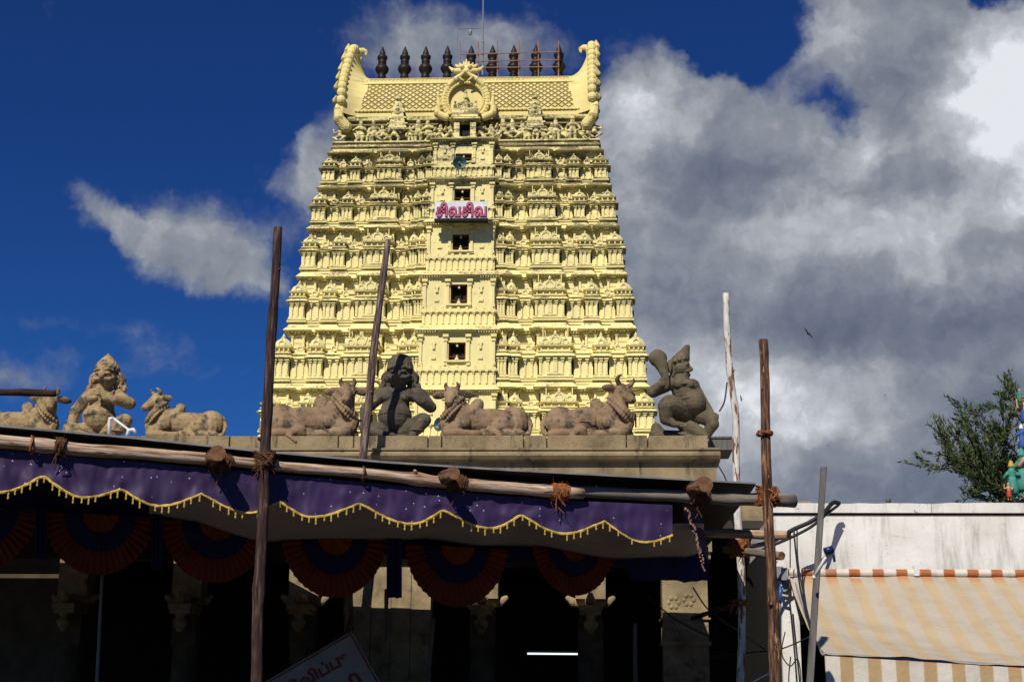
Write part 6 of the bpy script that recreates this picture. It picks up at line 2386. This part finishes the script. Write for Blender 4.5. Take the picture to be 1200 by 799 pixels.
# ------------------------------------------------------------------ tree behind the wall
tr = empty('feathery_tree', (PY(1230, 590, 42).x, 42, 0), 'feathery dark green tree rising behind the white wall at the right edge', 'tree')
o0 = Vector(tr.location)
limbs = []
m = MB()
base = Vector((0, 0, 0))
topz = PY(1200, 470, 42).z
m.tube([base, Vector((0.1, 0, 3)), Vector((-0.1, 0, 6.5)), Vector((0.2, 0, topz-1.0)), Vector((0.1, 0, topz+1.5))], [0.28, 0.22, 0.16, 0.08, 0.02], 9)
lf = MB()


def leafy(p, q, r):
    d = (q-p)
    L_ = d.length
    for k in range(int(L_*48)):
        t = random.random()**0.8
        c = p+d*t+Vector((random.gauss(0, r), random.gauss(0, r), random.gauss(0, r)))*(0.4+0.6*t)
        u = (d.normalized()*1.2+Vector((random.gauss(0, .5), random.gauss(0, .5), random.gauss(0, .5)+0.2))).normalized()
        v = u.cross(Vector((random.gauss(0, 1), random.gauss(0, 1), random.gauss(0, 1)))).normalized()
        a_, w_ = random.uniform(0.08, 0.20), random.uniform(0.010, 0.022)
        lf.add([c-v*w_, c+u*a_*0.5-v*w_*1.3, c+u*a_, c+v*w_], [(0, 1, 2, 3)])


def branch(p, dirv, L_, r, depth):
    pts = [p]
    d = dirv.normalized()
    for k in range(4):
        d = (d+Vector((random.gauss(0, .10), random.gauss(0, .10), random.gauss(0.03, .08)))).normalized()
        pts.append(pts[-1]+d*L_/4)
    m.tube(pts, [r, r*0.8, r*0.6, r*0.42, r*0.2], 5)
    if depth == 0:
        for a, b in zip(pts[:-1], pts[1:]):
            leafy(a, b, 0.04)
        return
    for k in range(6):
        i = random.choice((1, 2, 2, 3, 3, 4))
        nd = (d+Vector((random.gauss(0, .5), random.gauss(0, .5), random.gauss(0.1, .45)))).normalized()
        branch(pts[i], nd, L_*random.uniform(0.35, 0.6), r*0.4, depth-1)
    leafy(pts[2], pts[4], 0.04)


W2 = lambda x, y: PY(x, y, 42)-o0
for (x0, y0, x1, y1) in ((1212, 600, 1112, 525), (1215, 590, 1125, 540), (1210, 610, 1135, 575), (1215, 560, 1160, 500), (1220, 530, 1185, 470), (1210, 600, 1165, 560), (1215, 585, 1180, 545), 
                         (1235, 560, 1300, 520), (1240, 540, 1320, 480), (1235, 520, 1270, 440), (1240, 590, 1340, 570), (1225, 600, 1150, 585), (1205, 570, 1140, 520), (1212, 600, 1108, 540), (1210, 600, 1120, 560), (1212, 600, 1128, 585), (1214, 575, 1150, 530)):
    a, b = W2(x0, y0), W2(x1, y1)
    a.x = max(a.x, -0.4)
    d = b-a
    branch(a+Vector((0, random.uniform(-.4, .4), 0)), d+Vector((0, random.uniform(-1.0, 1.0), 0)), d.length*1.0, 0.05, 2)
obj('trunk', m, M['trunk'], tr)
obj('crown', lf, M['leaf'], tr)
# weeds on the wall top
wd = MB()
p = PY(1041, 590, WY+0.15)
for k in range(26):
    a = random.uniform(0, 2*PI)
    q = Vector((0.05*math.cos(a), 0.05*math.sin(a), random.uniform(0.02, 0.09)))
    wd.add([(q.x*0.3-0.006, q.y*0.3, 0), (q.x*0.3+0.006, q.y*0.3, 0), (q.x, q.y, q.z)], [(0, 1, 2)])
tag(obj('wall_weed', wd, M['leaf'], None, p), 'small green weed growing on top of the white wall', 'weed')

# ------------------------------------------------------------------ painted figures on the shrine roof at the right edge
sh = empty('painted_shrine', (PY(1215, 590, 30).x, 30, 0), 'small shrine roof crowded with painted figures in turquoise, yellow and pink at the right edge', 'shrine')
o0 = Vector(sh.location)
zb2 = PY(1200, 590, 30).z
m = MB()
m.box(-0.15, 2.4, 0, 2.4, 0, zb2-0.15)
m.fru(1.1, 1.2, 1.55, 1.35, 1.35, 1.2, zb2-0.15, zb2+0.12)
obj('shrine_body', m, M['slab_blue'], sh)
m = MB()
m.fru(1.1, 1.2, 1.0, 1.0, 0.6, 0.6, zb2+0.12, zb2+0.9)
m.fru(1.1, 1.2, 0.7, 0.7, 0.4, 0.4, zb2+0.9, zb2+1.6)
m.lathe(1.1, 1.2, [(0.4, zb2+1.6), (0.5, zb2+1.8), (0.35, zb2+2.1), (0.1, zb2+2.3), (0.03, zb2+2.6)], 12)
obj('stepped_roof', m, M['p_pink'], sh)


def painted(x, y, h, bodym, clothm, hatm, yy=-0.1, pose=1):
    c = PY(x, y, 30+yy)-o0
    c.z += 0
    f = link('painted_figure', None, None) if False else None
    b = MB()
    b.ball((0, 0, 0.84), (0.07, 0.07, 0.085))
    b.limb([(0, 0, 0.74), (0, 0, 0.55)], [0.11, 0.09])
    for s in (-1, 1):
        if pose == 1:
            b.limb([(s*0.11, 0, 0.72), (s*0.22, -0.03, 0.58), (s*0.15, -0.12, 0.66)], [0.045, 0.04, 0.035])
        else:
            b.limb([(s*0.11, 0, 0.72), (s*0.24, -0.03, 0.66), (s*0.26, -0.08, 0.92)], [0.045, 0.04, 0.035])
        b.limb([(s*0.06, 0, 0.25), (s*0.07, -0.02, 0.03)], [0.055, 0.04])
        b.limb([(s*0.07, -0.02, 0.03), (s*0.08, -0.10, 0.02)], [0.04, 0.03])
    fo = link('painted_figure', fused(b, 0.022, bodym, 'painted_figure', 1), sh, c)
    fo.scale = (h, h, h)
    g_ = MB()
    g_.lathe(0, 0, [(0.10, 0.60), (0.12, 0.50), (0.15, 0.30), (0.16, 0.16), (0.13, 0.14)], 12)
    obj('skirt', g_, clothm, fo, smooth=True)
    g_ = MB()
    g_.lathe(0, 0, [(0.080, 0.86), (0.09, 0.90), (0.075, 0.96), (0.05, 1.0), (0.055, 1.02), (0.01, 1.06)], 10)
    obj('headdress', g_, hatm, fo, smooth=True)


painted(1188, 585, 0.74, M['p_teal'], M['p_teal'], M['p_yel'], -0.2)
painted(1183, 586, 0.34, M['p_skin'], M['p_red'], M['p_pink'], -0.35, 2)
painted(1201, 583, 0.95, M['p_green'], M['p_teal'], M['p_teal'], -0.15)
painted(1199, 530, 0.55, M['p_blue'], M['p_blue'], M['p_white'], 0.1)
painted(1196, 535, 0.36, M['p_green'], M['p_white'], M['p_white'], 0.3, 2)
painted(1202, 500, 0.6, M['p_skin'], M['p_blue'], M['p_red'], 0.4, 2)
painted(1212, 583, 1.1, M['p_pink'], M['p_yel'], M['p_yel'], -0.2)
painted(1196, 474, 0.32, M['p_teal'], M['p_green'], M['p_pink'], 0.3, 2)

# ------------------------------------------------------------------ birds


def bird(x, y, Y, span, roll, yaw, label):
    p = PY(x, y, Y)
    e = MB()
    e.lathe(0, 0, [(0.005, -0.26), (0.05, -0.16), (0.07, 0), (0.05, 0.13), (0.035, 0.17), (0.03, 0.22), (0.005, 0.27)], 8)
    e.v = [(x_, z_, y_) for (x_, y_, z_) in e.v]
    t = [(0, -0.2, 0), (-0.09, -0.44, 0), (0, -0.40, 0), (0.09, -0.44, 0)]
    e.add(t+[(a_, b_, c_-0.012) for a_, b_, c_ in t], [(0, 1, 2, 3), (4, 7, 6, 5), (0, 4, 5, 1), (1, 5, 6, 2), (2, 6, 7, 3), (3, 7, 4, 0)])
    for s in (-1, 1):
        t = [(s*0.04, 0.10, 0.02), (s*0.32, 0.20, 0.13), (s*0.62, 0.04, 0.10), (s*0.66, -0.02, 0.09), (s*0.34, -0.04, 0.11), (s*0.04, -0.10, 0.02)]
        e.add(t+[(a_, b_, c_-0.014) for a_, b_, c_ in t], [(0, 1, 2, 3, 4, 5), (11, 10, 9, 8, 7, 6)]+[(k_, (k_+1) % 6, (k_+1) % 6+6, k_+6) for k_ in range(6)])
    o = obj('flying_bird', e, M['bird'], None, p, (0.2, roll, yaw))
    o.scale = (span,)*3
    tag(o, label, 'bird')


bird(947, 391, 75, 0.55, R(42), R(30), 'largest dark bird soaring against the clouds, above the other birds')
bird(868.5, 467, 60, 0.22, R(60), R(70), 'small dark bird just right of the white pole')
bird(1093, 496, 90, 0.30, R(10), R(10), 'small dark bird low in the clouds towards the tree')
bird(1037, 463, 110, 0.24, R(5), R(80), 'faint tiny bird between the largest bird and the tree')
bird(970, 522, 110, 0.26, R(0), R(5), 'faint tiny bird lowest in the clouds above the white wall')
